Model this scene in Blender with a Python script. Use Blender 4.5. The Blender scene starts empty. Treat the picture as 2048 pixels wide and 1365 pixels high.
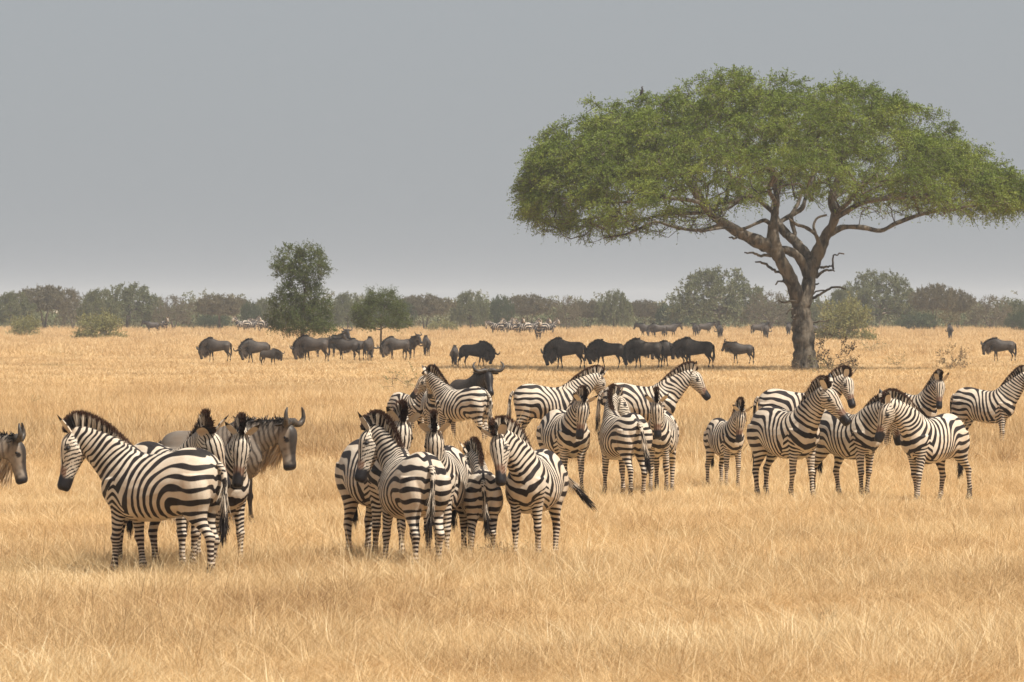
# zebras and wildebeest on a savanna
import bpy, math, random
import numpy as np
from mathutils import Vector, Matrix

SC = bpy.context.scene
COL = SC.collection
RAD = math.radians
F_PX, CAM_H, HOR = 12000.0, 2.75, 615.0          # focal length in photo pixels, eye height, horizon row
CX = 1024.0
SUN_EL, SUN_AZ = 59.0, -36.0                     # azimuth measured from +X (right of view) towards +Y (away)


def dist(py):
    return F_PX * CAM_H / (py - HOR)


def ground(px, py):
    d = dist(py)
    return ((px - CX) / F_PX * d, d)


def sstep(a, b, x):
    t = np.clip((x - a) / (b - a), 0, 1)
    return t * t * (3 - 2 * t)


class Fourier:
    """smooth pseudo noise, about -1..1, for numpy point arrays"""
    def __init__(self, seed, freq, n=10, dim=3):
        r = np.random.RandomState(seed)
        k = r.normal(size=(n, dim))
        k /= np.linalg.norm(k, axis=1)[:, None]
        self.k = k * freq * 2 * math.pi * r.uniform(.5, 1.5, (n, 1))
        self.p = r.uniform(0, 6.28, n)

    def __call__(self, P):
        return np.sin(P @ self.k.T + self.p).sum(1) / math.sqrt(len(self.p)) * .8


# ------------------------------------------------------------------ meshes
def mesh_uniform(name, V, F):
    """fast mesh from numpy arrays; F is (n, k) with one k"""
    V = np.asarray(V, dtype=np.float32); F = np.asarray(F, dtype=np.int32)
    me = bpy.data.meshes.new(name)
    n, k = F.shape
    me.vertices.add(len(V)); me.vertices.foreach_set('co', V.ravel())
    me.loops.add(n * k); me.loops.foreach_set('vertex_index', F.ravel())
    me.polygons.add(n)
    me.polygons.foreach_set('loop_start', np.arange(0, n * k, k, dtype=np.int32))
    me.polygons.foreach_set('loop_total', np.full(n, k, dtype=np.int32))
    me.update(calc_edges=True)
    return me


def mesh_py(name, V, F, smooth=True):
    me = bpy.data.meshes.new(name)
    me.from_pydata([tuple(map(float, v)) for v in V], [], [tuple(int(i) for i in f) for f in F])
    if smooth:
        me.shade_smooth()
    me.update()
    return me


def set_color(me, name, arr):
    a = me.color_attributes.new(name, 'FLOAT_COLOR', 'POINT')
    c = np.ones((len(me.vertices), 4), dtype=np.float32)
    c[:, :arr.shape[1]] = arr
    a.data.foreach_set('color', c.ravel())


def link(name, me, mat=None, parent=None):
    o = bpy.data.objects.new(name, me)
    COL.objects.link(o)
    if mat is not None:
        o.data.materials.clear(); o.data.materials.append(mat)
    if parent is not None:
        o.parent = parent
    return o


def tag(o, label=None, cat=None, group=None, kind=None):
    if label: o['label'] = label
    if cat: o['category'] = cat
    if group: o['group'] = group
    if kind: o['kind'] = kind
    return o


def empty(name, loc, rz=0, sc=1.0):
    o = bpy.data.objects.new(name, None)
    COL.objects.link(o)
    o.location = loc; o.rotation_euler = (0, 0, rz)
    o.scale = sc if isinstance(sc, tuple) else (sc, sc, sc)
    o.empty_display_size = .2
    return o


def copy_tree(o):
    c = o.copy(); COL.objects.link(c)
    for ch in list(o.children):
        d = ch.copy(); COL.objects.link(d); d.parent = c
        d.matrix_parent_inverse = ch.matrix_parent_inverse.copy()
    return c


def catmull(rows, m):
    """rows (n, c) -> resampled with m points per span"""
    R = np.asarray(rows, float); n = len(R)
    E = np.vstack([2 * R[0] - R[1], R, 2 * R[-1] - R[-2]])
    out = []
    for i in range(n - 1):
        p0, p1, p2, p3 = E[i], E[i + 1], E[i + 2], E[i + 3]
        for j in range(m):
            t = j / m
            out.append(.5 * (2 * p1 + (p2 - p0) * t + (2 * p0 - 5 * p1 + 4 * p2 - p3) * t * t + (3 * p1 - p0 - 3 * p2 + p3) * t ** 3))
    out.append(R[-1])
    return np.array(out)


def tube(P, R, n=8, seed_up=(0, 0, 1), close=True):
    """tube along points P with radii R -> verts, quad faces (caps as collapsed quads)"""
    P = np.asarray(P, float); R = np.asarray(R, float)
    T = np.gradient(P, axis=0); T /= (np.linalg.norm(T, axis=1)[:, None] + 1e-9)
    up = np.array(seed_up, float)
    if abs(T[0] @ up) > .9: up = np.array([1., 0, 0]) if abs(T[0][0]) < .9 else np.array([0, 1., 0])
    V = []
    a = np.linspace(0, 2 * math.pi, n, endpoint=False)
    for p, t, r in zip(P, T, R):
        s = np.cross(t, up); s /= np.linalg.norm(s) + 1e-9
        up = np.cross(s, t)
        V.append(p + r * (np.cos(a)[:, None] * s + np.sin(a)[:, None] * up))
    V = np.vstack(V)
    m = len(P)
    i = np.arange(n); j = (i + 1) % n
    F = np.vstack([np.stack([k * n + i, k * n + j, (k + 1) * n + j, (k + 1) * n + i], 1) for k in range(m - 1)])
    if close:
        V = np.vstack([V, P[0], P[-1]])
        a0, a1 = len(V) - 2, len(V) - 1
        ev = np.arange(0, n, 2)
        F = np.vstack([F, np.stack([np.full(len(ev), a0), (ev + 2) % n, (ev + 1) % n, ev], 1),
                       np.stack([np.full(len(ev), a1), (m - 1) * n + ev, (m - 1) * n + (ev + 1) % n, (m - 1) * n + (ev + 2) % n], 1)])
    return V, F


class Bag:
    """collects quad geometry and an rgb value per vertex"""
    def __init__(self):
        self.V, self.F, self.C, self.n = [], [], [], 0

    def add(self, V, F, C=None):
        V = np.asarray(V, float); F = np.asarray(F, int)
        self.V.append(V); self.F.append(F + self.n); self.n += len(V)
        if C is None: C = (0, 0, 0)
        C = np.asarray(C, float)
        self.C.append(np.broadcast_to(C, (len(V), 3)) if C.ndim == 1 else C)

    def arrays(self):
        return np.vstack(self.V), np.vstack(self.F), np.vstack(self.C)


# ------------------------------------------------------------------ materials
class NT:
    def __init__(self, m):
        self.t = m.node_tree; self.t.nodes.clear()

    def n(self, typ, **kw):
        nd = self.t.nodes.new(typ)
        for k, v in kw.items():
            if k == 'op': nd.operation = v
            elif k.startswith('_'): setattr(nd, k[1:], v)
        return nd

    def l(self, a, b):
        self.t.links.new(a, b)


def new_mat(name):
    m = bpy.data.materials.new(name); m.use_nodes = True
    return m, NT(m)


def mixc(N, fac, a, b, blend='MIX'):
    m = N.n('ShaderNodeMix', _data_type='RGBA', _blend_type=blend)
    for s, v in ((m.inputs[0], fac), (m.inputs[6], a), (m.inputs[7], b)):
        if hasattr(v, 'links') or isinstance(v, bpy.types.NodeSocket): N.l(v, s)
        elif isinstance(v, (int, float)): s.default_value = v
        else: s.default_value = (*v, 1) if len(v) == 3 else v
    return m.outputs[2]


def ramp(N, fac, stops):
    r = N.n('ShaderNodeValToRGB')
    e = r.color_ramp.elements
    while len(e) > 1: e.remove(e[-1])
    e[0].position, e[0].color = stops[0][0], (*stops[0][1], 1)
    for p, c in stops[1:]:
        x = e.new(p); x.color = (*c, 1)
    N.l(fac, r.inputs[0])
    return r.outputs[0]


def maprange(N, v, a, b, c=0.0, d=1.0, smooth=False):
    m = N.n('ShaderNodeMapRange')
    if smooth: m.interpolation_type = 'SMOOTHSTEP'
    N.l(v, m.inputs[0])
    for i, x in enumerate((a, b, c, d)): m.inputs[i + 1].default_value = x
    return m.outputs[0]


def noise(N, vec, scale, detail=2.0, rough=.5, ntype='3D'):
    n = N.n('ShaderNodeTexNoise'); n.noise_dimensions = ntype
    N.l(vec, n.inputs['Vector'])
    n.inputs['Scale'].default_value = scale; n.inputs['Detail'].default_value = detail
    n.inputs['Roughness'].default_value = rough
    return n.outputs[0]


def principled(N, col, rough=.8, spec=.2, bump=None, bstr=.3, bdist=.01):
    p = N.n('ShaderNodeBsdfPrincipled')
    if isinstance(col, bpy.types.NodeSocket): N.l(col, p.inputs['Base Color'])
    else: p.inputs['Base Color'].default_value = (*col, 1)
    if isinstance(rough, bpy.types.NodeSocket): N.l(rough, p.inputs['Roughness'])
    else: p.inputs['Roughness'].default_value = rough
    p.inputs['Specular IOR Level'].default_value = spec
    if bump is not None:
        b = N.n('ShaderNodeBump'); b.inputs['Strength'].default_value = bstr; b.inputs['Distance'].default_value = bdist
        N.l(bump, b.inputs['Height']); N.l(b.outputs[0], p.inputs['Normal'])
    return p


def output(N, sh):
    o = N.n('ShaderNodeOutputMaterial'); N.l(sh, o.inputs[0])


def coat_material(name, light, dark, brown, edge=(.40, .60), rough=.62, dirt=(.42, .27, .15)):
    """R = stripe value, G = black mask, B = brown mask"""
    m, N = new_mat(name)
    at = N.n('ShaderNodeVertexColor'); at.layer_name = 'coat'
    sp = N.n('ShaderNodeSeparateColor'); N.l(at.outputs[0], sp.inputs[0])
    tc = N.n('ShaderNodeTexCoord')
    nz = noise(N, tc.outputs['Object'], 5.0, 4.0, .6)
    fur = noise(N, tc.outputs['Object'], 90.0, 2.0, .6)
    s = maprange(N, sp.outputs[0], edge[0], edge[1], smooth=True)
    li = mixc(N, maprange(N, nz, .42, .72, 0, .55), light, dirt)
    li = mixc(N, maprange(N, fur, .3, .7, 0, .22), li, tuple(c * .55 for c in light))
    dk = mixc(N, maprange(N, nz, .4, .7), dark, tuple(c * 1.8 + .003 for c in dark))
    c = mixc(N, s, dk, li)
    c = mixc(N, sp.outputs[2], c, brown)
    c = mixc(N, sp.outputs[1], c, (.014, .012, .013))
    r = maprange(N, sp.outputs[1], 0, 1, rough, .42)
    output(N, principled(N, c, r, .25, fur, .35, .006).outputs[0])
    return m


def leaf_material(name, a, b, c, transl=.35, nscale=.5):
    """leaves: attribute 'leaf' red is a per-leaf random value"""
    m, N = new_mat(name)
    at = N.n('ShaderNodeVertexColor'); at.layer_name = 'leaf'
    sp = N.n('ShaderNodeSeparateColor'); N.l(at.outputs[0], sp.inputs[0])
    tc = N.n('ShaderNodeTexCoord')
    nz = noise(N, tc.outputs['Object'], nscale, 3.0, .6)
    k = N.n('ShaderNodeMath', op='MULTIPLY_ADD'); N.l(sp.outputs[0], k.inputs[0]); k.inputs[1].default_value = .5
    N.l(maprange(N, nz, .3, .7, 0, .5), k.inputs[2])
    col = ramp(N, k.outputs[0], [(0, a), (.5, b), (1, c)])
    p = principled(N, col, .6, .25)
    t = N.n('ShaderNodeBsdfTranslucent'); N.l(col, t.inputs[0])
    mx = N.n('ShaderNodeMixShader'); mx.inputs[0].default_value = transl
    N.l(p.outputs[0], mx.inputs[1]); N.l(t.outputs[0], mx.inputs[2])
    output(N, mx.outputs[0])
    return m


def simple_mat(name, a, b, scale=6.0, rough=.85, bstr=.3, bdist=.01, spec=.2, detail=4.0, stretch=None):
    m, N = new_mat(name)
    tc = N.n('ShaderNodeTexCoord'); vec = tc.outputs['Object']
    if stretch:
        mp = N.n('ShaderNodeMapping'); mp.inputs['Scale'].default_value = stretch
        N.l(vec, mp.inputs[0]); vec = mp.outputs[0]
    nz = noise(N, vec, scale, detail, .6)
    col = mixc(N, maprange(N, nz, .35, .65, smooth=True), a, b)
    output(N, principled(N, col, rough, spec, nz, bstr, bdist).outputs[0])
    return m
EXPO, HAZE_D, HAZE_COL, GRASS_K = 0.58, .00021, (.95, .955, .975, 1), 1.0
# ================================================================== animals
# rows of a loft: x, y, z, angle of the section's "up" (deg from +Z towards -X), half height, half width, egg
def loft(rows, m=4, n=24, exp=2.0):
    R = catmull(rows, m)
    a = np.linspace(0, 2 * math.pi, n, endpoint=False)
    ca, sa = np.cos(a), np.sin(a)
    V = []
    for x, y, z, ang, ah, bw, egg in R:
        t = RAD(ang)
        up = np.array([math.sin(t), 0, math.cos(t)])
        u = np.sign(sa) * np.abs(sa) ** (2 / exp)
        w = np.sign(ca) * np.abs(ca) ** (2 / exp) * (1 - egg * sa)
        V.append(np.array([x, y, z]) + (ah * u)[:, None] * up + (bw * w)[:, None] * np.array([0, 1, 0]))
    k = len(R)
    V = np.vstack(V)
    i = np.arange(n); j = (i + 1) % n
    F = [tuple(q) for r in range(k - 1) for q in np.stack([r * n + i, r * n + j, (r + 1) * n + j, (r + 1) * n + i], 1)]
    F.append(tuple(range(n - 1, -1, -1))); F.append(tuple(range((k - 1) * n, k * n)))
    return V, F


def vrow(x, top, bot, w, egg=.12):
    return (x, 0, (top + bot) / 2, 0, (top - bot) / 2, w, egg)


def arow(x, z, ang, h, w, egg=0.0, y=0.0):
    return (x, y, z, ang, h, w, egg)


ZEBRA = dict(
    torso=[vrow(-.665, 1.10, .96, .05), vrow(-.64, 1.17, .86, .13), vrow(-.57, 1.245, .76, .205), vrow(-.45, 1.30, .70, .265),
           vrow(-.30, 1.308, .665, .285), vrow(-.14, 1.275, .62, .30), vrow(.03, 1.245, .585, .32, .16), vrow(.18, 1.235, .58, .305, .18),
           vrow(.32, 1.262, .605, .265, .15), vrow(.44, 1.275, .64, .225, .1), vrow(.54, 1.235, .69, .195, .1), vrow(.625, 1.14, .77, .15), vrow(.665, 1.04, .87, .08)],
    neck=[arow(.36, 1.00, -52, .27, .15), arow(.46, 1.085, -50, .265, .155), arow(.56, 1.185, -48, .233, .135), arow(.655, 1.295, -46, .197, .112),
          arow(.735, 1.405, -42, .168, .095), arow(.80, 1.50, -36, .145, .085), arow(.84, 1.57, -25, .112, .075)],
    head=[arow(.79, 1.58, 20, .075, .055), arow(.83, 1.572, 24, .105, .078), arow(.885, 1.54, 26, .138, .104, -.05), arow(.95, 1.503, 27, .136, .108, -.12), arow(1.02, 1.465, 28, .117, .093, -.08),
          arow(1.09, 1.427, 28, .094, .071), arow(1.165, 1.388, 28, .076, .059), arow(1.23, 1.355, 28, .072, .061), arow(1.28, 1.33, 27, .068, .060), arow(1.31, 1.313, 27, .047, .044)],
    front=[arow(.43, 1.0, 0, .17, .09), arow(.42, .88, 0, .15, .10), arow(.405, .76, 0, .105, .085), arow(.40, .66, 0, .078, .066), arow(.40, .55, 0, .060, .052), arow(.40, .46, 0, .046, .044), arow(.405, .41, 0, .052, .048),
           arow(.395, .35, 0, .036, .036), arow(.39, .26, 0, .031, .029), arow(.385, .19, 0, .034, .031), arow(.385, .145, 0, .043, .038), arow(.40, .10, 0, .036, .033), arow(.415, .065, 0, .042, .040), arow(.425, .035, 0, .052, .047), arow(.43, .0, 0, .062, .054)],
    hind=[arow(-.44, 1.05, 0, .17, .11), arow(-.45, .92, 0, .19, .125), arow(-.445, .80, 0, .185, .12), arow(-.43, .70, 0, .155, .10), arow(-.455, .61, 0, .105, .075), arow(-.51, .53, 0, .070, .055), arow(-.56, .465, 0, .056, .045),
          arow(-.585, .42, 0, .057, .046), arow(-.58, .36, 0, .042, .038), arow(-.575, .27, 0, .035, .031), arow(-.572, .20, 0, .036, .032), arow(-.57, .15, 0, .044, .039), arow(-.553, .10, 0, .037, .034), arow(-.54, .065, 0, .043, .041), arow(-.53, .035, 0, .053, .048), arow(-.525, 0, 0, .062, .054)],
    fy=.115, hy=.135, belly=.315, nb=(.46, 1.06), nd=(.57, .82), nl=.62,
    hp=(.84, 1.50), hn=(.977, .214), piv=(.80, 1.54),
    hj=[(-.42, 1.02), (-.40, .70), (-.585, .43), (-.572, .15)], fj=[(.44, 1.0), (.40, .74), (.405, .42), (.386, .145)])

GNU = dict(
    torso=[vrow(-.64, 1.05, .95, .04), vrow(-.61, 1.12, .86, .10), vrow(-.54, 1.175, .76, .165), vrow(-.42, 1.205, .70, .215), vrow(-.26, 1.205, .69, .235), vrow(-.08, 1.21, .655, .25, .15),
           vrow(.08, 1.24, .63, .255, .18), vrow(.22, 1.295, .615, .245, .2), vrow(.34, 1.345, .61, .225, .15), vrow(.45, 1.34, .62, .20), vrow(.55, 1.25, .68, .17), vrow(.62, 1.14, .78, .13), vrow(.66, 1.03, .88, .06)],
    neck=[arow(.40, 1.06, -20, .26, .15), arow(.52, 1.11, -20, .22, .135), arow(.64, 1.155, -20, .19, .115), arow(.76, 1.20, -18, .165, .10), arow(.86, 1.235, -12, .155, .088), arow(.93, 1.265, 0, .12, .08)],
    head=[arow(.88, 1.30, 50, .085, .075), arow(.92, 1.275, 52, .12, .095), arow(.965, 1.215, 55, .135, .10), arow(1.01, 1.14, 57, .12, .088), arow(1.05, 1.065, 58, .10, .072), arow(1.09, .99, 58, .085, .064), arow(1.125, .925, 58, .082, .072), arow(1.15, .875, 58, .078, .078), arow(1.165, .85, 58, .05, .055)],
    front=[arow(.40, 1.02, 0, .16, .08), arow(.39, .88, 0, .14, .09), arow(.375, .76, 0, .095, .075), arow(.37, .65, 0, .068, .056), arow(.37, .54, 0, .050, .045), arow(.37, .46, 0, .040, .038), arow(.375, .41, 0, .044, .042),
           arow(.365, .35, 0, .030, .031), arow(.36, .25, 0, .026, .025), arow(.355, .145, 0, .036, .032), arow(.37, .10, 0, .030, .028), arow(.385, .06, 0, .038, .036), arow(.395, .03, 0, .046, .042), arow(.40, .0, 0, .053, .046)],
    hind=[arow(-.42, 1.0, 0, .15, .10), arow(-.44, .88, 0, .165, .11), arow(-.44, .77, 0, .15, .10), arow(-.43, .68, 0, .12, .082), arow(-.455, .60, 0, .08, .062), arow(-.51, .53, 0, .056, .046), arow(-.555, .465, 0, .046, .038),
          arow(-.575, .42, 0, .048, .039), arow(-.57, .35, 0, .034, .032), arow(-.562, .25, 0, .028, .026), arow(-.556, .15, 0, .038, .034), arow(-.542, .10, 0, .031, .029), arow(-.53, .06, 0, .038, .036), arow(-.52, .03, 0, .046, .042), arow(-.515, 0, 0, .053, .046)],
    fy=.105, hy=.11, belly=.27, nb=(.46, 1.09), nd=(.93, .36), nl=.46,
    hp=(.905, 1.24), hn=(.93, -.36), piv=(.90, 1.30),
    hj=[(-.40, 1.0), (-.40, .70), (-.575, .43), (-.556, .15)], fj=[(.40, 1.0), (.37, .74), (.375, .42), (.356, .145)])


def smooth_mesh(V, E, it, lam=.5, mu=-.52):
    n = len(V)
    deg = np.bincount(E.ravel(), minlength=n).astype(float)[:, None]
    for k in range(it):
        for f in (lam, mu):
            S = np.zeros_like(V)
            for c in range(3):
                S[:, c] = np.bincount(E[:, 0], V[E[:, 1], c], n) + np.bincount(E[:, 1], V[E[:, 0], c], n)
            V = V + f * (S / deg - V)
    return V


def build_rest(spec, voxel, it=6):
    """union of the lofts through a voxel remesh, smoothed: one continuous body"""
    VV, FF, n = [], [], 0
    def put(V, F):
        nonlocal n
        VV.append(V); FF.extend(tuple(int(i) + n for i in f) for f in F); n += len(V)
    put(*loft(spec['torso'])); put(*loft(spec['neck'])); put(*loft(spec['head']))
    for s in (-1, 1):
        for key, yy in (('front', spec['fy']), ('hind', spec['hy'])):
            rows = [(r[0], s * (yy + (0.03 if r[2] > .7 else 0) * min(1, (r[2] - .7) * 4)), *r[2:]) for r in spec[key]]
            rows = [(*q[:3], 90, *q[4:]) for q in rows]
            put(*loft(rows, n=18))
    me = mesh_py('rest_tmp', np.vstack(VV), FF, False)
    o = bpy.data.objects.new('rest_tmp', me); COL.objects.link(o)
    md = o.modifiers.new('r', 'REMESH'); md.mode = 'VOXEL'; md.voxel_size = voxel; md.adaptivity = 0
    dg = bpy.context.evaluated_depsgraph_get()
    ev = o.evaluated_get(dg)
    m2 = bpy.data.meshes.new_from_object(ev)
    V = np.empty(len(m2.vertices) * 3, np.float32); m2.vertices.foreach_get('co', V); V = V.reshape(-1, 3).astype(float)
    E = np.empty(len(m2.edges) * 2, np.int32); m2.edges.foreach_get('vertices', E); E = E.reshape(-1, 2)
    F = np.empty(len(m2.loops), np.int32); m2.loops.foreach_get('vertex_index', F)
    tot = np.empty(len(m2.polygons), np.int32); m2.polygons.foreach_get('loop_total', tot)
    bpy.data.objects.remove(o); bpy.data.meshes.remove(me)
    assert (tot == 4).all()
    bpy.data.meshes.remove(m2)
    # keep only the largest shell
    F = F.reshape(-1, 4)
    V = smooth_mesh(V, E, it)
    return V, F


# ---- rest space -> posed space
def rot(P, piv, axis, ang):
    """rotate every point by its own angle about an axis through piv"""
    k = np.asarray(axis, float); k = k / np.linalg.norm(k)
    d = P - piv
    c, s = np.cos(ang)[:, None], np.sin(ang)[:, None]
    return piv + d * c + np.cross(k, d) * s + k * (d @ k)[:, None] * (1 - c)


def head_mask(spec, P):
    d = (P[:, 0] - spec['hp'][0]) * spec['hn'][0] + (P[:, 2] - spec['hp'][1]) * spec['hn'][1]
    return sstep(-.035, .065, d) * sstep(.45, .6, P[:, 0])


def pose_points(P0, spec, pose, force_head=False):
    """pose: neck=(pitch, yaw) head=(pitch, yaw, roll) legs={fl,fr,hl,hr:(a,b,c,d)} degrees"""
    NJ = 6
    nb, nd, nl = spec['nb'], spec['nd'], spec['nl']
    piv = [np.array([nb[0] + nd[0] * nl * i / NJ, 0, nb[1] + nd[1] * nl * i / NJ]) for i in range(NJ)]
    piv.append(np.array([spec['piv'][0], 0, spec['piv'][1]]))
    n = len(P0)
    A = np.vstack([P0] + [p[None] for p in piv])
    hm = head_mask(spec, A); hm[n + NJ] = 0.0
    if force_head: hm[:n] = 1
    t = ((A[:, 0] - nb[0]) * nd[0] + (A[:, 2] - nb[1]) * nd[1]) / nl
    t = np.where(A[:, 0] < nb[0] - .30, -1, t)
    t = t * (1 - hm) + np.maximum(t, 1.2) * hm
    t[n + NJ] = 1.0
    ax_y, ax_z, ax_x = (0, 1, 0), (0, 0, 1), (1, 0, 0)
    P = A.copy()
    neck = pose.get('neck', (0, 0)); head = pose.get('head', (0, 0, 0))
    if pose.get('reach'):                      # the neck stretches out to graze
        k = np.clip(t, 0, 1) * pose['reach']
        P[:, 0] += nd[0] * k; P[:, 2] += nd[1] * k
    W = [sstep(i / NJ - .17, i / NJ + .17, t) for i in range(NJ)]
    for i in range(NJ): W[i][n + i] = 0
    # head first, then the chain from its tip to its root
    P = rot(P, P[n + NJ].copy(), ax_x, RAD(head[2]) * hm)
    P = rot(P, P[n + NJ].copy(), ax_y, -RAD(head[0]) * hm)
    P = rot(P, P[n + NJ].copy(), ax_z, RAD(head[1]) * hm)
    for i in range(NJ - 1, -1, -1):
        P = rot(P, P[n + i].copy(), ax_y, -RAD(neck[0]) / NJ * W[i])
    for i in range(NJ - 1, -1, -1):
        P = rot(P, P[n + i].copy(), ax_z, RAD(neck[1]) / NJ * W[i])
    P = P[:n]
    # legs
    x, y, z = P0[:, 0], P0[:, 1], P0[:, 2]
    for key, ang in pose.get('legs', {}).items():
        js = spec['fj'] if key[0] == 'f' else spec['hj']
        s = 1 if key[1] == 'l' else -1
        side = sstep(-.035, .035, y * s)
        if key[0] == 'f': m = side * sstep(.13, .30, x) * (1 - sstep(.55, .70, x) * sstep(.6, .8, z))
        else: m = side * sstep(-.16, -.34, x)
        if force_head: continue
        yy = s * (spec['fy'] if key[0] == 'f' else spec['hy'])
        pv = [np.array([a, yy, b]) for a, b in js]
        Q = np.vstack([P] + [p[None] for p in pv])
        for k in range(len(js) - 1, -1, -1):
            zj = js[k][1]
            if k == 0: w = m * (1 - sstep(.68, 1.02, z))
            else: w = m * (1 - sstep(zj - .045, zj + .045, z))
            wq = np.zeros(len(pv)); wq[k + 1:] = 1
            Q = rot(Q, Q[n + k].copy(), ax_y, -RAD(ang[k]) * np.concatenate([w, wq]))
            if k == 0 and len(ang) > 4:
                Q = rot(Q, Q[n].copy(), ax_x, RAD(ang[4]) * s * np.concatenate([w, wq]))
        P = Q[:n]
    if pose.get('girth'):
        g = pose['girth']
        P = P.copy(); P[:, 1] = P[:, 1] * (1 + (g - 1) * sstep(.5, .75, P0[:, 2]) * (1 - sstep(.5, .8, P0[:, 0])))
    return P


# ---- stripes
def zebra_coat(P, seed, wide=1.0):
    r = random.Random(seed)
    f1, f2, f3 = Fourier(seed, 1.6), Fourier(seed + 50, 5.0), Fourier(seed + 90, 2.6)
    f4, f5 = Fourier(seed + 20, 4.0), Fourier(seed + 31, 12.0)
    Q = P.copy(); sgn = np.sign(P[:, 1]); Q[:, 1] = np.abs(P[:, 1]) + .35 * sgn * sstep(.0, .12, np.abs(P[:, 1]))
    x = P[:, 0] + .024 * f1(Q) + .0035 * f2(Q)
    z = P[:, 2] + .020 * f3(Q) + .0035 * f4(Q)
    x0, z0, ay = P[:, 0], P[:, 2], np.abs(P[:, 1])
    xc, zc = -.27 + r.uniform(-.03, .03), .70 + r.uniform(-.02, .02)
    pT = .070 * r.uniform(.92, 1.1) * wide
    C = np.array([.25, 1.42]); nd = np.array([.57, .82])
    xx = np.minimum(x, .25)
    dx, dz = np.maximum(xx - xc, 0), np.maximum(z - zc, 0) * .64
    ph = np.sqrt(dx ** 2 + dz ** 2) / pT
    # shoulder fan and neck
    th = np.arctan2(x - C[0], np.maximum(C[1] - z, 1e-3)); th = np.clip(th, 0, .963)
    lin = (x - C[0]) * nd[0] + (z - C[1]) * nd[1]
    s = np.where(lin > 0, .40 * .963 + lin, .40 * th) * (x > .25)
    pN = .100 * wide
    ph = ph + s / pN * (1 + .35 * np.clip(s - .4, 0, 1))
    v = np.sin(2 * math.pi * ph)
    # hind leg
    q = np.maximum(zc - z, 0)
    hl = -(12.5 * q + 14 * q * q)
    mh = (x0 < xc + .02 - .05 * (z0 < .6)) & (z0 < zc)
    v = np.where(mh, np.sin(2 * math.pi * (hl + .0)), v)
    # front leg, nested in an upside-down V on the shoulder
    adx = np.abs(x - .42)
    q = 1.0 - (z + .55 * adx * sstep(.5, .75, z0))
    fl = -(12.5 * q + 9.5 * q * q)
    apex = .99 + .02 * r.uniform(-1, 1)
    mf = (z0 < apex - 2.1 * adx) & (x0 > .2) | ((z0 < .66) & (x0 > .2) & (x0 < .62))
    mf &= (ay > .045) | (z0 < .60)
    v = np.where(mf, np.sin(2 * math.pi * fl), v)
    bias = .04 - .75 * (wide > 1) + .32 * f3(Q * 1.3) + .18 * f2(Q)
    bias = bias - .18 * sstep(.55, .2, z0)
    # pale belly and inner legs
    bias = bias + .9 * sstep(.66, .60, z0) * (~mh) * (~mf) + .35 * (ay < .06) * (z0 < .62)
    # haunch: broader white
    bias = bias + .12 * sstep(-.2, -.45, x0) * sstep(.7, .85, z0)
    val = v + bias
    # dorsal line
    dl = (z0 > 1.12) & (x0 < .36)
    val = np.where(dl, np.minimum(val, (ay - .020) * 60), val)
    dark = np.zeros(len(P)); brown = np.zeros(len(P))
    # head
    hd, up = np.array([.885, -.466]), np.array([.466, .885])
    hx = (P[:, 0] - .80) * hd[0] + (P[:, 2] - 1.585) * hd[1]
    hv = (P[:, 0] - .80) * up[0] + (P[:, 2] - 1.585) * up[1]
    h = hx / .55
    phi = np.arctan2(ay, hv + .01)
    mh_ = head_mask(ZEBRA, P) > .45
    nzh = .10 * f5(Q)
    face = np.cos(2 * math.pi * (phi * (1.5 + 1.9 * (1 - h)) + nzh)) * 1.0
    w = hx / .042 + phi * 1.5 + 1.6 * nzh
    cheek = np.sin(2 * math.pi * w)
    b = sstep(.85, 1.1, phi + .3 * h)
    hv_ = face * (1 - b) + cheek * b + .28
    val = np.where(mh_, hv_, val)
    mz = sstep(.74, .82, h + .04 * f2(Q)) * mh_
    dark = np.maximum(dark, mz)
    brown = np.maximum(brown, sstep(.58, .70, h) * mh_ * (phi < 1.5) * .80)
    ex = np.linalg.norm(np.stack([(h - .30) * .55, hv - .035, (ay - .09)], 1), axis=1)
    dark = np.maximum(dark, sstep(.042, .028, ex) * .9)
    # dust and faint brown between the stripes of the rump
    brown = np.maximum(brown, .22 * sstep(.55, .25, z0) * (.6 + .4 * f3(Q)))
    # feet
    dark = np.maximum(dark, sstep(.075, .05, z0))
    dark = np.maximum(dark, .85 * sstep(.17, .10, z0))
    return np.stack([np.clip(val * .5 + .5, 0, 1), np.clip(dark, 0, 1), np.clip(brown, 0, 1)], 1)


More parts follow.
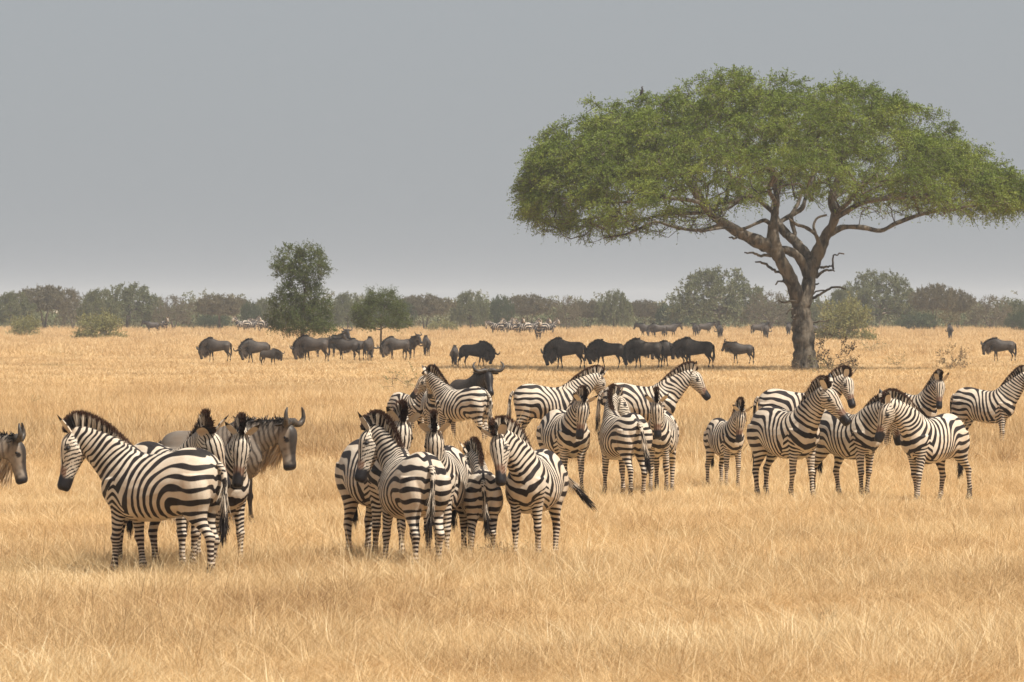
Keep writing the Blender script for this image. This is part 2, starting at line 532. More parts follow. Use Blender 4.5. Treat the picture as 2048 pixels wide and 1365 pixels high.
def ear_part(bag, base, e_up, e_front, L, Wd, kind):
    """a cupped ear: outer sheet, inner sheet, closed rim"""
    e_up = np.array(e_up, float); e_up /= np.linalg.norm(e_up)
    e_front = np.array(e_front, float); e_front -= e_up * (e_front @ e_up); e_front /= np.linalg.norm(e_front)
    e_s = np.cross(e_up, e_front)
    nu, nv = 9, 7
    U = np.linspace(0, 1, nu); Vv = np.linspace(-1, 1, nv)
    sheets = []
    for off in (0, .010):
        pts = []
        for u in U:
            w = Wd * (.62 + .55 * math.sin(math.pi * min(1, u * .95 + .12)) ** .8) * (1 - u ** 5) * .75
            for v in Vv:
                cup = (1 - v * v) * -w * .42 * (1 - .4 * u)
                pts.append(np.array(base) + e_up * (u * L) + e_s * (v * w) + e_front * (cup - off * (1 - v * v) * (1 - u)))
        sheets.append(np.array(pts))
    V = np.vstack(sheets); F = []
    for a in range(nu - 1):
        for b in range(nv - 1):
            i = a * nv + b
            F.append((i, i + 1, i + nv + 1, i + nv)); k = nu * nv
            F.append((k + i, k + i + nv, k + i + nv + 1, k + i + 1))
    u = np.repeat(U, nv); u2 = np.concatenate([u, u]); v2 = np.abs(np.tile(Vv, nu * 2))
    inner = np.arange(len(V)) < nu * nv
    if kind == 'zebra':
        val = np.where(inner, .80 - .25 * (v2 > .8), .95)
        val = np.where((u2 > .70), .0, val); val = np.where(~inner & (u2 > .30) & (u2 < .47), .1, val)
        C = np.stack([val, np.where(u2 > .74, .9, 0), np.zeros(len(V))], 1)
    else:
        C = np.stack([np.full(len(V), .2), np.full(len(V), .3), np.zeros(len(V))], 1)
    bag.add(V, F, C)


def eye_part(bag, c, r):
    n = 8
    P = [np.array(c) + np.array([0, 0, dz * r]) for dz in (-1, -.7, 0, .7, 1)]
    V, F = tube(P, [r * k for k in (.1, .72, 1, .72, .1)], 8, (1, 0, 0))
    bag.add(V, F, (0, 1, 0))


def zebra_extras(ear):
    """ear: (sideways, back) tilt; returns Bag in rest space that follows the head"""
    b = Bag()
    for s in (-1, 1):
        side, back = ear
        ear_part(b, (.845, s * .060, 1.640), (-.15 + back, s * side, 1), (1.0, s * .55, .25) if back > -.35 else (-.2, s, 0), .225, .058, 'zebra')
        eye_part(b, (.965, s * .096, 1.538), .022)
    return b


def blades(roots, dirs, lens, widths, r, bend=None, C=None, segs=2):
    """tapered double-segment strands as quads"""
    n = len(roots)
    side = r.normal(size=(n, 3)); side -= dirs * (side * dirs).sum(1)[:, None]; side /= np.linalg.norm(side, axis=1)[:, None]
    if bend is None: bend = np.zeros((n, 3))
    V = []
    for k in range(segs + 1):
        t = k / segs
        c = roots + dirs * (lens * t)[:, None] + bend * (t * t)
        w = widths * (1 - t) ** .6 * .5 + widths * .08
        V.append(c - side * w[:, None]); V.append(c + side * w[:, None])
    V = np.stack(V, 1).reshape(-1, 3)
    m = 2 * (segs + 1)
    base = np.arange(n)[:, None] * m
    F = np.vstack([base + np.array([2 * k, 2 * k + 1, 2 * k + 3, 2 * k + 2]) for k in range(segs)])
    Cc = None
    if C is not None: Cc = np.repeat(C, m, axis=0)
    return V, F, Cc, m


CREST = catmull([(.34, 1.262), (.42, 1.295), (.50, 1.365), (.575, 1.455), (.64, 1.54), (.69, 1.61), (.735, 1.66), (.78, 1.69), (.825, 1.70), (.865, 1.695)], 8)


def mane_mesh(seed, pose, n=2200, size=1.0):
    r = np.random.RandomState(seed)
    k = r.uniform(0, 1, n)
    idx = k * (len(CREST) - 1); i0 = np.floor(idx).astype(int).clip(0, len(CREST) - 2); f = (idx - i0)[:, None]
    c = CREST[i0] * (1 - f) + CREST[i0 + 1] * f
    tg = CREST[i0 + 1] - CREST[i0]; tg /= np.linalg.norm(tg, axis=1)[:, None]
    out = np.stack([-tg[:, 1], tg[:, 0]], 1)
    roots = np.stack([c[:, 0] - out[:, 0] * .035, r.normal(0, .010, n), c[:, 1] - out[:, 1] * .035], 1)
    d = np.stack([out[:, 0] + tg[:, 0] * .25, r.normal(0, .10, n), out[:, 1] + tg[:, 1] * .25], 1) + r.normal(0, .045, (n, 3))
    d /= np.linalg.norm(d, axis=1)[:, None]
    ln = (.045 + .085 * np.sin(np.clip(k * 1.03, 0, 1) * math.pi) ** .5) * size * r.uniform(.9, 1.08, n) * np.where(k > .84, .62, 1) + .03
    crestP = np.stack([c[:, 0], np.full(n, .03), c[:, 1]], 1)
    col = zebra_coat(crestP - np.stack([out[:, 0] * .05, np.zeros(n), out[:, 1] * .05], 1), seed)
    col[:, 1:] = 0
    col[k > .80, 0] = .15
    V, F, C, m = blades(roots, d, ln, np.full(n, .014), r, r.normal(0, .008, (n, 3)), col, 3)
    tt = np.tile(np.repeat(np.arange(4) / 3, 2), n)
    tip = sstep(.68, 1.0, tt)
    C = C.copy(); C[:, 0] = C[:, 0] * (1 - tip) + .1 * tip; C[:, 2] = tip * .55
    P = pose_points(V, ZEBRA, pose)
    me = mesh_uniform('mane', P, F); set_color(me, 'coat', C)
    return me


def tail_mesh(kind, seed, swing=0.0, lift=0.0):
    """swing sideways / lift backwards in degrees"""
    r = np.random.RandomState(seed)
    b = Bag()
    if kind == 'zebra':
        base = np.array([-.655, 0, 1.13]); pts = catmull([(0, 0, .02), (-.055, 0, -.05), (-.075, 0, -.17), (-.07, 0, -.33), (-.055, 0, -.46)], 5)
        rad = np.linspace(.036, .019, len(pts)); lt, nst, wst, L = .42, 420, .013, .36
    else:
        base = np.array([-.63, 0, 1.05]); pts = catmull([(0, 0, .02), (-.05, 0, -.04), (-.06, 0, -.14), (-.05, 0, -.26)], 5)
        rad = np.linspace(.030, .014, len(pts)); lt, nst, wst, L = .15, 420, .016, .46
    V, F = tube(pts, rad, 8, (1, 0, 0))
    z = V[:, 2]
    col = np.stack([np.clip(.55 + .6 * np.sin(z * 190) * (np.abs(V[:, 1]) > .004), 0, 1) if kind == 'zebra' else np.full(len(V), .1), np.zeros(len(V)), np.zeros(len(V))], 1)
    b.add(V, F, col)
    k = r.uniform(lt, 1, nst)
    ii = (k * (len(pts) - 1)).astype(int)
    roots = pts[ii] + r.normal(0, .008, (nst, 3))
    d = np.array([[.03, 0, -1]]) + r.normal(0, .045, (nst, 3)); d /= np.linalg.norm(d, axis=1)[:, None]
    c = np.zeros((nst, 3)); c[:, 0] = np.where(k < lt + .25, .55 if kind == 'zebra' else .1, .03)
    V, F, C, m = blades(roots, d, r.uniform(.7, 1.05, nst) * L * (.6 + .4 * k), np.full(nst, wst), r, r.normal(0, .02, (nst, 3)), c, 3)
    b.add(V, F, C)
    V, F, C = b.arrays()
    dn = np.clip(-V[:, 2] / .9, 0, 1)
    V = rot(V, np.zeros(3), (1, 0, 0), RAD(swing) * (.35 + .65 * sstep(0, .25, dn)))
    V = rot(V, np.zeros(3), (0, 1, 0), RAD(lift) * (.5 + .5 * sstep(0, .3, dn)))
    me = mesh_uniform('tail', V + base, F); set_color(me, 'coat', C)
    me.shade_smooth()
    return me


class Template:
    def __init__(self, spec, voxel, it):
        self.spec = spec
        self.V, self.F = build_rest(spec, voxel, it)


def body_mesh(tpl, pose, seed, kind, ear=(.45, -.1), coat_fn=None):
    b = Bag()
    P = pose_points(tpl.V, tpl.spec, pose)
    b.add(P, tpl.F, coat_fn(tpl.V, seed))
    ex = zebra_extras(ear) if kind == 'zebra' else gnu_extras()
    V, F, C = ex.arrays()
    b.add(pose_points(V, tpl.spec, pose, True), F, C)
    V, F, C = b.arrays()
    me = mesh_uniform('body', V, F); set_color(me, 'coat', C)
    me.shade_smooth()
    return me


# ---- wildebeest
def gnu_coat(P, seed):
    f1, f2, f3 = Fourier(seed, 2.0), Fourier(seed + 9, 7.0), Fourier(seed + 4, 1.2)
    x, z, ay = P[:, 0], P[:, 2], np.abs(P[:, 1])
    s = x * .93 + z * .36 + .015 * f1(P) + .008 * f2(P)
    st = np.sin(2 * math.pi * s / .062) * sstep(-.15, .3, x) * sstep(.62, .85, z)
    v = .62 + .10 * f3(P) + .06 * f2(P) - .50 * np.clip(st, 0, 1)
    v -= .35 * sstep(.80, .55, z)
    hm = head_mask(GNU, P)
    hd, up = np.array([.50, -.866]), np.array([.866, .50])
    hx = ((P[:, 0] - .92) * hd[0] + (P[:, 2] - 1.30) * hd[1]) / .50
    hv = (P[:, 0] - .92) * up[0] + (P[:, 2] - 1.30) * up[1]
    phi = np.arctan2(ay, hv)
    face = hm * sstep(1.15, .70, phi + .12 * f2(P)) * .88
    v = v * (1 - hm) + hm * (.95 - .30 * hx + .25 * f2(P * 2.2))
    dark = np.maximum(face, hm * sstep(.80, .92, hx))
    ex = np.linalg.norm(np.stack([(hx - .30) * .5, hv - .03, (ay - .09)], 1), axis=1)
    dark = np.maximum(dark, sstep(.04, .025, ex))
    dark = np.maximum(dark, sstep(.07, .05, z))
    dark = np.maximum(dark, .55 * (z > 1.24) * sstep(.15, .3, x) * (ay < .04) * (1 - hm))
    return np.stack([np.clip(v, 0, 1), np.clip(dark, 0, 1), np.zeros(len(P))], 1)


def gnu_extras():
    b = Bag()
    for s in (-1, 1):
        ear_part(b, (.905, s * .085, 1.335), (-.25, s * 1.0, -.15), (.6, 0, -.5), .17, .035, 'gnu')
        eye_part(b, (.99, s * .088, 1.205), .02)
    return b


def gnu_horn(s, pose, k=1.0, rad=.047):
    pts = catmull([(.925, s * .02, 1.375), (.945, s * .09, 1.39), (.965, s * .18 * k, 1.37), (.985, s * .27 * k, 1.385), (.985, s * .32 * k, 1.445), (.955, s * .315 * k, 1.515), (.93, s * .265 * k, 1.575)], 5)
    t = np.linspace(0, 1, len(pts))
    V, F = tube(pts, rad * (1 - t) ** .6 + .006, 8, (0, 0, 1))
    V = pose_points(V, GNU, pose, True)
    me = mesh_uniform('horn', V, F); me.shade_smooth()
    return me


def gnu_hair(pose, seed, which):
    r = np.random.RandomState(seed)
    if which == 'mane':
        n = 520
        cr = catmull([(.30, 1.36), (.42, 1.355), (.54, 1.33), (.66, 1.345), (.78, 1.37), (.88, 1.39), (.93, 1.385)], 6)
        k = r.uniform(0, 1, n) * (len(cr) - 1.01); i = k.astype(int); f = (k - i)[:, None]
        c = cr[i] * (1 - f) + cr[i + 1] * f
        sd = np.where(r.uniform(size=n) < .5, -1, 1)
        roots = np.stack([c[:, 0], r.normal(0, .012, n), c[:, 1] - .02], 1)
        d = np.stack([r.normal(-.1, .15, n), sd * r.uniform(.15, .7, n), r.uniform(.05, .9, n)], 1)
        ln, bend = r.uniform(.07, .13, n), np.stack([r.normal(0, .02, n), sd * .03, r.uniform(-.10, -.02, n)], 1)
        col = (.1, .5, 0)
    else:
        n = 420
        cr = catmull([(.60, .90), (.72, .955), (.84, 1.02), (.92, 1.02), (.985, .98)], 6)
        k = r.uniform(0, 1, n) * (len(cr) - 1.01); i = k.astype(int); f = (k - i)[:, None]
        c = cr[i] * (1 - f) + cr[i + 1] * f
        roots = np.stack([c[:, 0], r.normal(0, .022, n), c[:, 1] + .06], 1)
        d = np.stack([r.normal(-.1, .12, n), r.normal(0, .12, n), -np.ones(n)], 1)
        ln, bend = r.uniform(.20, .33, n), r.normal(0, .015, (n, 3))
        col = (.9, 0, .85)
    d /= np.linalg.norm(d, axis=1)[:, None]
    C = np.tile(np.array(col), (n, 1)); C[:, 0] *= r.uniform(.6, 1.2, n)
    V, F, C, m = blades(roots, d, ln, np.full(n, .017), r, bend, np.clip(C, 0, 1), 3)
    V = pose_points(V, GNU, pose)
    me = mesh_uniform(which, V, F); set_color(me, 'coat', C)
    return me
# ------------------------------------------------------------------ coats
M_Z = coat_material('zebra_coat', (.60, .525, .43), (.012, .0085, .008), (.13, .055, .028))
M_G = coat_material('wildebeest_coat', (.27, .23, .19), (.030, .023, .019), (.50, .37, .23), edge=(.05, .95), rough=.6, dirt=(.20, .135, .085))
M_HORN = simple_mat('horn', (.028, .024, .021), (.075, .060, .048), 14, .5, .4, .004, .3)
# ================================================================== plants
class Skel:
    """a branching skeleton: nodes with parents, radii from how much hangs on them"""
    def __init__(self, seed):
        self.P, self.par, self.rmin, self.ok = [], [], [], []
        self.r = np.random.RandomState(seed)

    def add(self, p, par, rmin=0.0, ok=True):
        self.P.append(np.array(p, float)); self.par.append(par); self.rmin.append(rmin); self.ok.append(ok)
        return len(self.P) - 1

    def path(self, pts, radii, parent=None, ok=True, sub=4, jit=.0):
        if parent is None and self.P:
            A = np.array(self.P); parent = int(np.argmin(np.linalg.norm(A - np.array(pts[0]), axis=1)))
            start = 1
        else:
            start = 0; parent = -1 if parent is None else parent
        R = catmull(np.column_stack([np.array(pts, float), radii]), sub)
        for row in R[start:]:
            parent = self.add(row[:3] + self.r.normal(0, jit, 3), parent, row[3], ok)
        return parent

    def reach(self, targets, seg, jit, sag=.0, up=.3, first=None):
        """join every target to its nearest allowed node, near ones first"""
        c = np.array(self.P)[[i for i, k in enumerate(self.ok) if k]].mean(0) if first is None else np.array(first)
        order = np.argsort(np.linalg.norm(targets - c, axis=1))
        ends = []
        cap = len(self.P) + len(targets) * 40
        A = np.empty((cap, 3)); n = len(self.P); A[:n] = np.array(self.P)
        ok = np.zeros(cap, bool); ok[:n] = self.ok
        for k in order:
            T = targets[k]
            d = np.linalg.norm(A[:n] - T, axis=1) + up * np.maximum(A[:n, 2] - T[2], 0) * 2
            d[~ok[:n]] = 1e9
            i = int(np.argmin(d)); a = A[i]; L = np.linalg.norm(T - a)
            m = max(1, int(L / seg)); par = i
            side = self.r.normal(0, .12, 3) * L
            for j in range(1, m + 1):
                t = j / m
                p = a + (T - a) * t + side * math.sin(math.pi * t) + (self.r.normal(0, jit, 3) if j < m else 0)
                p[2] -= sag * math.sin(math.pi * t) * L
                par = self.add(p, par)
                A[n] = p; ok[n] = True; n += 1
            ends.append(par)
        return ends

    def radii(self, tip, expo=2.3):
        n = len(self.P); w = np.zeros(n); kids = np.zeros(n, int)
        for i in range(n - 1, 0, -1):
            if kids[i] == 0: w[i] = 1
            p = self.par[i]
            if p >= 0: w[p] += w[i]; kids[p] += 1
        r = tip * np.maximum(w, 1) ** (1 / expo)
        rm = np.array(self.rmin)
        return np.where(rm > 0, rm, r)

    def tubes(self, tip, expo=2.3, rough=.0, sides=(10, 5)):
        R = self.radii(tip, expo); n = len(self.P); P = np.array(self.P)
        kids = [[] for _ in range(n)]
        for i, p in enumerate(self.par):
            if p >= 0: kids[p].append(i)
        V, F, base = [], [], 0
        stack = [(i, None) for i, p in enumerate(self.par) if p < 0]
        while stack:
            i, frm = stack.pop()
            ch = [frm] if frm is not None else []
            rr = [min(R[frm], R[i] * 1.15)] if frm is not None else []
            cur = i
            while True:
                ch.append(cur); rr.append(R[cur])
                if not kids[cur]: break
                ks = sorted(kids[cur], key=lambda q: -R[q])
                for q in ks[1:]: stack.append((q, cur))
                cur = ks[0]
            if len(ch) < 2: continue
            pts = P[ch]; rad = np.array(rr)
            sd = sides[0] if rad.max() > .12 else (6 if rad.max() > .05 else sides[1] - 1)
            if rough and rad.max() > .1: rad = rad * (1 + self.r.normal(0, rough, len(rad)))
            v, f = tube(pts, rad, sd if sd % 2 == 0 else sd + 1, (.3, .9, .1))
            if rough and rad.max() > .12:
                c = np.repeat(pts, sd if sd % 2 == 0 else sd + 1, axis=0)
                k = len(c)
                v[:k] = c + (v[:k] - c) * (1 + .16 * Fourier(5, .8)(v[:k] * np.array([1, 1, .35])) + .05 * Fourier(6, 2.5)(v[:k]))[:, None]
            V.append(v); F.append(f + base); base += len(v)
        return np.vstack(V), np.vstack(F)


def leaf_quads(c, d, L, W, r):
    """diamond leaves at c along unit d"""
    n = len(c)
    s = r.normal(size=(n, 3)); s -= d * (s * d).sum(1)[:, None]; s /= np.linalg.norm(s, axis=1)[:, None] + 1e-9
    L = np.broadcast_to(L, n)[:, None]; W = np.broadcast_to(W, n)[:, None]
    V = np.stack([c, c + d * L * .5 + s * W * .5, c + d * L, c + d * L * .5 - s * W * .5], 1).reshape(-1, 3)
    return V, np.arange(n * 4).reshape(n, 4)


def unit(a):
    return a / (np.linalg.norm(a, axis=-1, keepdims=True) + 1e-9)


def sprays(T, r, ntw, nlf, Lt, droop, lf, flat=.5, outdir=None, outk=.0, lean=None):
    """twigs leaving each target, each carrying leaves: returns leaf arrays and twig end points"""
    n = len(T)
    O = np.repeat(T, ntw, axis=0)
    D = r.normal(size=(n * ntw, 3)) * np.array([1, 1, flat])
    if outdir is not None: D = unit(D) + outk * np.repeat(outdir, ntw, axis=0)
    D = unit(D)
    L = Lt * r.uniform(.45, 1.1, n * ntw)
    t = r.uniform(.08, 1, (n * ntw, nlf))
    P = O[:, None, :] + D[:, None, :] * (L[:, None] * t)[..., None]
    P[..., 2] -= droop * (L[:, None] * t) ** 2 / Lt
    P = P.reshape(-1, 3) + r.normal(0, Lt * .045, (n * ntw * nlf, 3))
    ld = unit(np.repeat(D, nlf, axis=0) * .5 + r.normal(0, .6, (len(P), 3)) + np.array([0, 0, -.15 * droop]))
    V, F = leaf_quads(P, ld, lf[0] * r.uniform(.6, 1.25, len(P)), lf[1], r)
    tone = np.repeat(np.repeat(r.uniform(0, 1, n), ntw) * .5 + r.uniform(0, .5, n * ntw), nlf) * .7 + r.uniform(0, .3, len(P))
    E = O + D * L[:, None]; E[:, 2] -= droop * L ** 2 / Lt
    return V, F, np.repeat(tone, 4), O, E


def leaf_mesh(name, V, F, tone):
    me = mesh_uniform(name, V, F)
    set_color(me, 'leaf', np.stack([tone, tone, tone], 1))
    return me


def twig_quads(O, E, w, r):
    return leaf_quads(O, unit(E - O), np.linalg.norm(E - O, axis=1), w, r)


# ---- the big umbrella thorn: outline read off the photo, in metres from its foot
TREE_X, TREE_Y = ground(1611, 742)
S_T = (742 - HOR) / CAM_H


def tp(px, py, y=0.0):
    return ((px - 1611) / S_T, y, (742 - py) / S_T)


M_BARK = simple_mat('acacia_bark', (.030, .025, .020), (.150, .126, .098), 3.4, .9, 1.0, .10, .15, 6.0, (1, 1, .35))
M_LEAF = leaf_material('acacia_leaves', (.058, .088, .016), (.150, .200, .030), (.33, .37, .070), .34, .6)


def big_acacia():
    root = empty('umbrella_acacia', (TREE_X, TREE_Y, 0))
    tag(root, 'huge flat-topped umbrella acacia with forked trunk shading the wildebeest', 'tree')
    S = Skel(3); r = S.r
    # main stems and limbs (photo column, photo row, depth, radius)
    def limb(rows, **k):
        return S.path([tp(a, b, c) for a, b, c, _ in rows], [q for *_, q in rows], **k)
    limb([(1612, 752, 0, .66), (1610, 735, 0, .56), (1608, 700, 0, .47), (1606, 665, 0, .44), (1604, 635, 0, .42), (1602, 612, 0, .40)], parent=-1, ok=False, sub=5)
    fork = len(S.P) - 1
    a = limb([(1600, 606, 0, .34), (1590, 580, -.2, .31), (1577, 555, -.4, .30), (1563, 525, -.6, .29), (1552, 500, -.7, .31), (1546, 478, -.7, .27), (1546, 450, -.6, .21), (1550, 425, -.4, .18), (1553, 395, -.3, .16), (1545, 350, 0, .12), (1530, 290, .2, .08)], parent=fork, ok=False)
    limb([(1552, 500, -.7, .31), (1535, 494, -.8, .27), (1505, 480, -1.0, .245), (1475, 465, -1.2, .225), (1445, 447, -1.4, .21), (1420, 430, -1.6, .195), (1404, 408, -1.7, .20), (1380, 375, -1.9, .15), (1340, 330, -2.2, .11), (1280, 300, -2.6, .08)])
    b = limb([(1608, 606, .1, .36), (1616, 580, .3, .34), (1620, 555, .5, .33), (1625, 530, .6, .34), (1640, 500, .7, .28), (1655, 470, .8, .23), (1668, 447, .8, .20), (1672, 425, .8, .18), (1664, 398, .8, .15), (1680, 350, .9, .11), (1700, 290, 1.1, .08)], parent=fork, ok=False)
    limb([(1625, 530, .6, .34), (1610, 508, .9, .27), (1594, 484, 1.2, .23), (1575, 466, 1.5, .20), (1560, 445, 1.8, .17), (1552, 415, 2.3, .14), (1570, 360, 3.2, .10)])
    limb([(1618, 562, .4, .2), (1608, 535, .2, .20), (1594, 512, -.1, .19), (1572, 501, -.4, .19), (1552, 500, -.7, .2)], ok=False)
    limb([(1655, 470, .8, .2), (1672, 462, .9, .15), (1692, 454, 1.0, .13), (1730, 455, 1.2, .12), (1765, 461, 1.5, .11), (1795, 447, 1.8, .10), (1835, 432, 2.1, .09), (1880, 420, 2.4, .08), (1935, 412, 2.8, .06), (1985, 408, 3.0, .04)])
    limb([(1664, 440, .8, .12), (1690, 425, .2, .13), (1720, 408, -.6, .11), (1760, 400, -1.5, .09), (1830, 395, -2.6, .07), (1900, 380, -3.5, .05)])
    limb([(1642, 495, .7, .14), (1632, 470, .3, .09), (1610, 455, -.2, .08), (1592, 450, -.6, .07), (1575, 438, -1.2, .05)])
    limb([(1632, 468, .3, .07), (1628, 452, .4, .06), (1636, 436, .5, .055), (1655, 430, .6, .05)])
    limb([(1594, 470, 1.3, .10), (1588, 450, 1.3, .10), (1586, 430, 1.3, .09), (1600, 405, 1.6, .08), (1610, 370, 2, .06)])
    limb([(1560, 445, 1.8, .10), (1585, 430, 2.2, .12), (1610, 415, 2.8, .11), (1620, 390, 3.5, .09), (1640, 340, 4.5, .06)])
    limb([(1546, 455, -.6, .12), (1528, 442, -1, .085), (1510, 448, -1.6, .08), (1480, 460, -2.2, .07), (1440, 458, -2.8, .06), (1395, 466, -3.2, .05)])
    limb([(1445, 450, -1.4, .1), (1395, 462, -1.6, .07), (1345, 455, -1.7, .065), (1310, 445, -1.8, .06), (1285, 455, -2, .055), (1250, 470, -2.4, .05), (1205, 478, -2.6, .04)])
    limb([(1415, 425, -1.6, .1), (1375, 428, -.8, .08), (1325, 430, -.2, .07), (1270, 442, .4, .06), (1220, 432, 1, .055), (1165, 440, 1.4, .045), (1125, 462, 1.6, .03)])
    limb([(1404, 408, -1.7, .1), (1350, 400, -2.8, .08), (1280, 405, -3.8, .07), (1200, 410, -4.5, .05), (1120, 400, -4, .04)])
    limb([(1553, 410, -.4, .1), (1540, 395, -2.0, .10), (1530, 380, -4.0, .08), (1540, 350, -6.0, .06)])
    limb([(1668, 430, .8, .1), (1690, 410, -1.5, .09), (1700, 390, -4.0, .07), (1720, 370, -6.0, .05)])
    limb([(1664, 400, .8, .1), (1690, 385, 3, .09), (1720, 370, 5, .07), (1760, 350, 7, .05)])
    # dead snags on the trunk
    snag = Skel(8)
    SN = [[(1562, 548, 0, .07), (1545, 538, -.3, .06), (1528, 527, -.4, .055), (1508, 523, -.5, .03)], [(1548, 512, -.8, .08), (1520, 512, -1, .06), (1505, 507, -1.1, .05), (1488, 506, -1.1, .03)],
          [(1480, 466, -1.2, .08), (1468, 477, -1.4, .06), (1455, 476, -1.6, .03)], [(1620, 598, .3, .07), (1640, 590, .2, .055), (1655, 580, .1, .05), (1672, 574, 0, .045), (1692, 579, 0, .03)],
          [(1622, 588, .3, .04), (1636, 584, .3, .035), (1650, 582, .2, .03)], [(1634, 556, .6, .07), (1645, 545, .5, .06), (1655, 541, .4, .05), (1672, 543, .3, .03)],
          [(1643, 536, .6, .06), (1655, 534, .5, .05), (1668, 532, .5, .03)], [(1668, 540, .5, .05), (1666, 520, .4, .04), (1671, 510, .4, .035), (1690, 507, .4, .03)],
          [(1602, 606, 0, .05), (1585, 602, -.4, .05), (1570, 606, -.5, .045), (1555, 601, -.6, .03)], [(1598, 618, 0, .05), (1583, 618, -.4, .04), (1570, 628, -.6, .03)],
          [(1598, 622, 0, .05), (1584, 634, -.5, .03)], [(1600, 638, 0, .05), (1582, 637, -.4, .03)], [(1622, 645, .2, .05), (1640, 644, 0, .035), (1658, 642, 0, .025)],
          [(1578, 568, -.3, .06), (1563, 562, -.6, .05), (1548, 570, -.7, .03)], [(1590, 572, -.2, .04), (1594, 562, -.3, .03), (1588, 556, -.3, .02)], [(1626, 570, .4, .05), (1640, 567, .4, .03)],
          [(1446, 449, -1.4, .10), (1436, 438, -1.6, .08), (1438, 430, -1.6, .03)]]
    VS = []
    for rows in SN:
        Rr = catmull(np.array([(*tp(q[0], q[1], q[2]), q[3]) for q in rows]), 4)
        VS.append(tube(Rr[:, :3] + r.normal(0, .02, (len(Rr), 3)), Rr[:, 3], 6, (.3, .9, .1)))
    # crown volume
    top = np.array([(1045, 412), (1062, 300), (1130, 240), (1200, 196), (1290, 186), (1390, 165), (1450, 134), (1560, 135), (1640, 152), (1740, 164), (1850, 216), (1920, 262), (2000, 305), (2045, 352), (2068, 400)], float)
    bot = np.array([(1045, 425), (1110, 448), (1200, 452), (1300, 436), (1400, 412), (1480, 400), (1600, 390), (1750, 398), (1850, 414), (1950, 420), (2040, 420), (2068, 405)], float)
    nz = Fourier(77, .27, 12); top_nz = Fourier(78, .22, 10, 2)
    T = []
    while len(T) < 2150:
        px = r.uniform(1052, 2058); v = r.uniform(-1, 1)
        u = (px - 1556) / 512
        zt = (742 - np.interp(px, top[:, 0], top[:, 1])) / S_T; zb = (742 - np.interp(px, bot[:, 0], bot[:, 1])) / S_T
        yy = v * 9.8 * math.sqrt(max(0, 1 - u * u)); k = math.sqrt(max(0, 1 - v * v))
        zt += .22 + .30 * top_nz(np.array([[px / 45, yy * 1.0]]))[0]
        zc = zb - .05 + .4 * (1 - k)
        h = (zt - zc) * k
        q = 1 - abs(r.normal(0, .34)) if len(T) % 9 else r.uniform(0, .6)
        if q < 0: continue
        z = zc + h * q - .35
        p = np.array([(px - 1611) / S_T, yy, max(z, zc)])
        if nz(p[None])[0] < -.30 + .30 * (q > .8) * (1 if len(T) % 3 else -1): continue
        T.append(p)
    T = np.array(T)
    K = T[r.choice(len(T), 105, replace=False)]                       # gather the sprays into clumps
    D2 = np.linalg.norm((T[:, None] - K[None]) * np.array([1, 1, 1.6]), axis=2); near = K[D2.argmin(1)]
    pull = (r.uniform(size=len(T)) < .55) * np.clip(1.9 - D2.min(1), 0, 1) * .55
    T = T + (near - T) * pull[:, None]
    S.reach(T, .55, .05, sag=.05, up=.4, first=tp(1590, 450))
    bare = []
    while len(bare) < 300:
        px = r.uniform(1075, 1460) if len(bare) % 3 else r.uniform(1690, 1980)
        lo = np.interp(px, [1075, 1180, 1300, 1460, 1690, 1980], [462, 486, 472, 446, 428, 436])
        bare.append(((px - 1611) / S_T, r.uniform(-6.5, 6.5) * (1 - abs(px - 1556) / 620), (742 - r.uniform(lo - 45, lo)) / S_T))
    bare = np.array(bare)
    S.reach(bare, .38, .09, sag=.02, up=.4, first=tp(1590, 450))
    V, F = S.tubes(.013, 2.35, rough=.05, sides=(12, 5))
    b = Bag(); b.add(V, F)
    for v, f in VS: b.add(v, f)
    # buttressed, fluted foot
    cen = np.array(tp(1556, 420))
    od = unit(T - cen) * np.array([1, 1, .6])
    LV, LF, tone, O, E = sprays(T, r, 12, 17, .82, .40, (.105, .044), .55, od, .5)
    tv, tf = twig_quads(O, E, .022, r); b.add(tv, tf)
    V2, F2, t2, O, E = sprays(bare, r, 6, 3, .5, .3, (.10, .045), .5)
    tv, tf = twig_quads(O, E, .020, r); b.add(tv, tf)
    LF = np.vstack([LF, F2 + len(LV)]); LV = np.vstack([LV, V2]); tone = np.concatenate([tone, t2])
    V, F, _ = b.arrays()
    me = mesh_uniform('trunk', V, F); me.shade_smooth(); link('trunk', me, M_BARK, root)
    link('crown', leaf_mesh('crown', LV, LF, tone), M_LEAF, root)
    return root


# ---- general bushes and trees from a crown shape
def crown_points(shape, n, r, W, D, H, z0, clump=.35, seed=1):
    nz = Fourier(seed, clump, 10); out = []
    while len(out) < n:
        p = r.uniform(-1, 1, 3); x, y, z = p[0], p[1], (p[2] + 1) / 2
        rr = math.hypot(x, y)
        if shape == 'dome': ok = rr ** 2 + z ** 2 < 1 and rr ** 2 + z ** 2 > .25
        elif shape == 'flat': ok = rr < 1 and .45 * rr ** 2 < z < 1 - .35 * rr ** 2 and z > .2
        elif shape == 'egg': ok = rr < (1 - .75 * abs(z - .32) ** 1.5 * (1.4 if z > .32 else 2.2)) * (.55 + .45 * (z < .6)) * (1 - .0 * z)
        elif shape == 'two': ok = rr < (.95 - .5 * (z / .55) ** 3 if z < .52 else .22 + .62 * math.sin(math.pi * min(1, (z - .48) / .56)) ** .8)
        else: ok = rr ** 2 + (2 * z - 1) ** 2 < 1
        if not ok: continue
        q = np.array([x * W, y * D, z0 + z * H])
        if nz(q[None])[0] < -.35: continue
        out.append(q)
    return np.array(out)


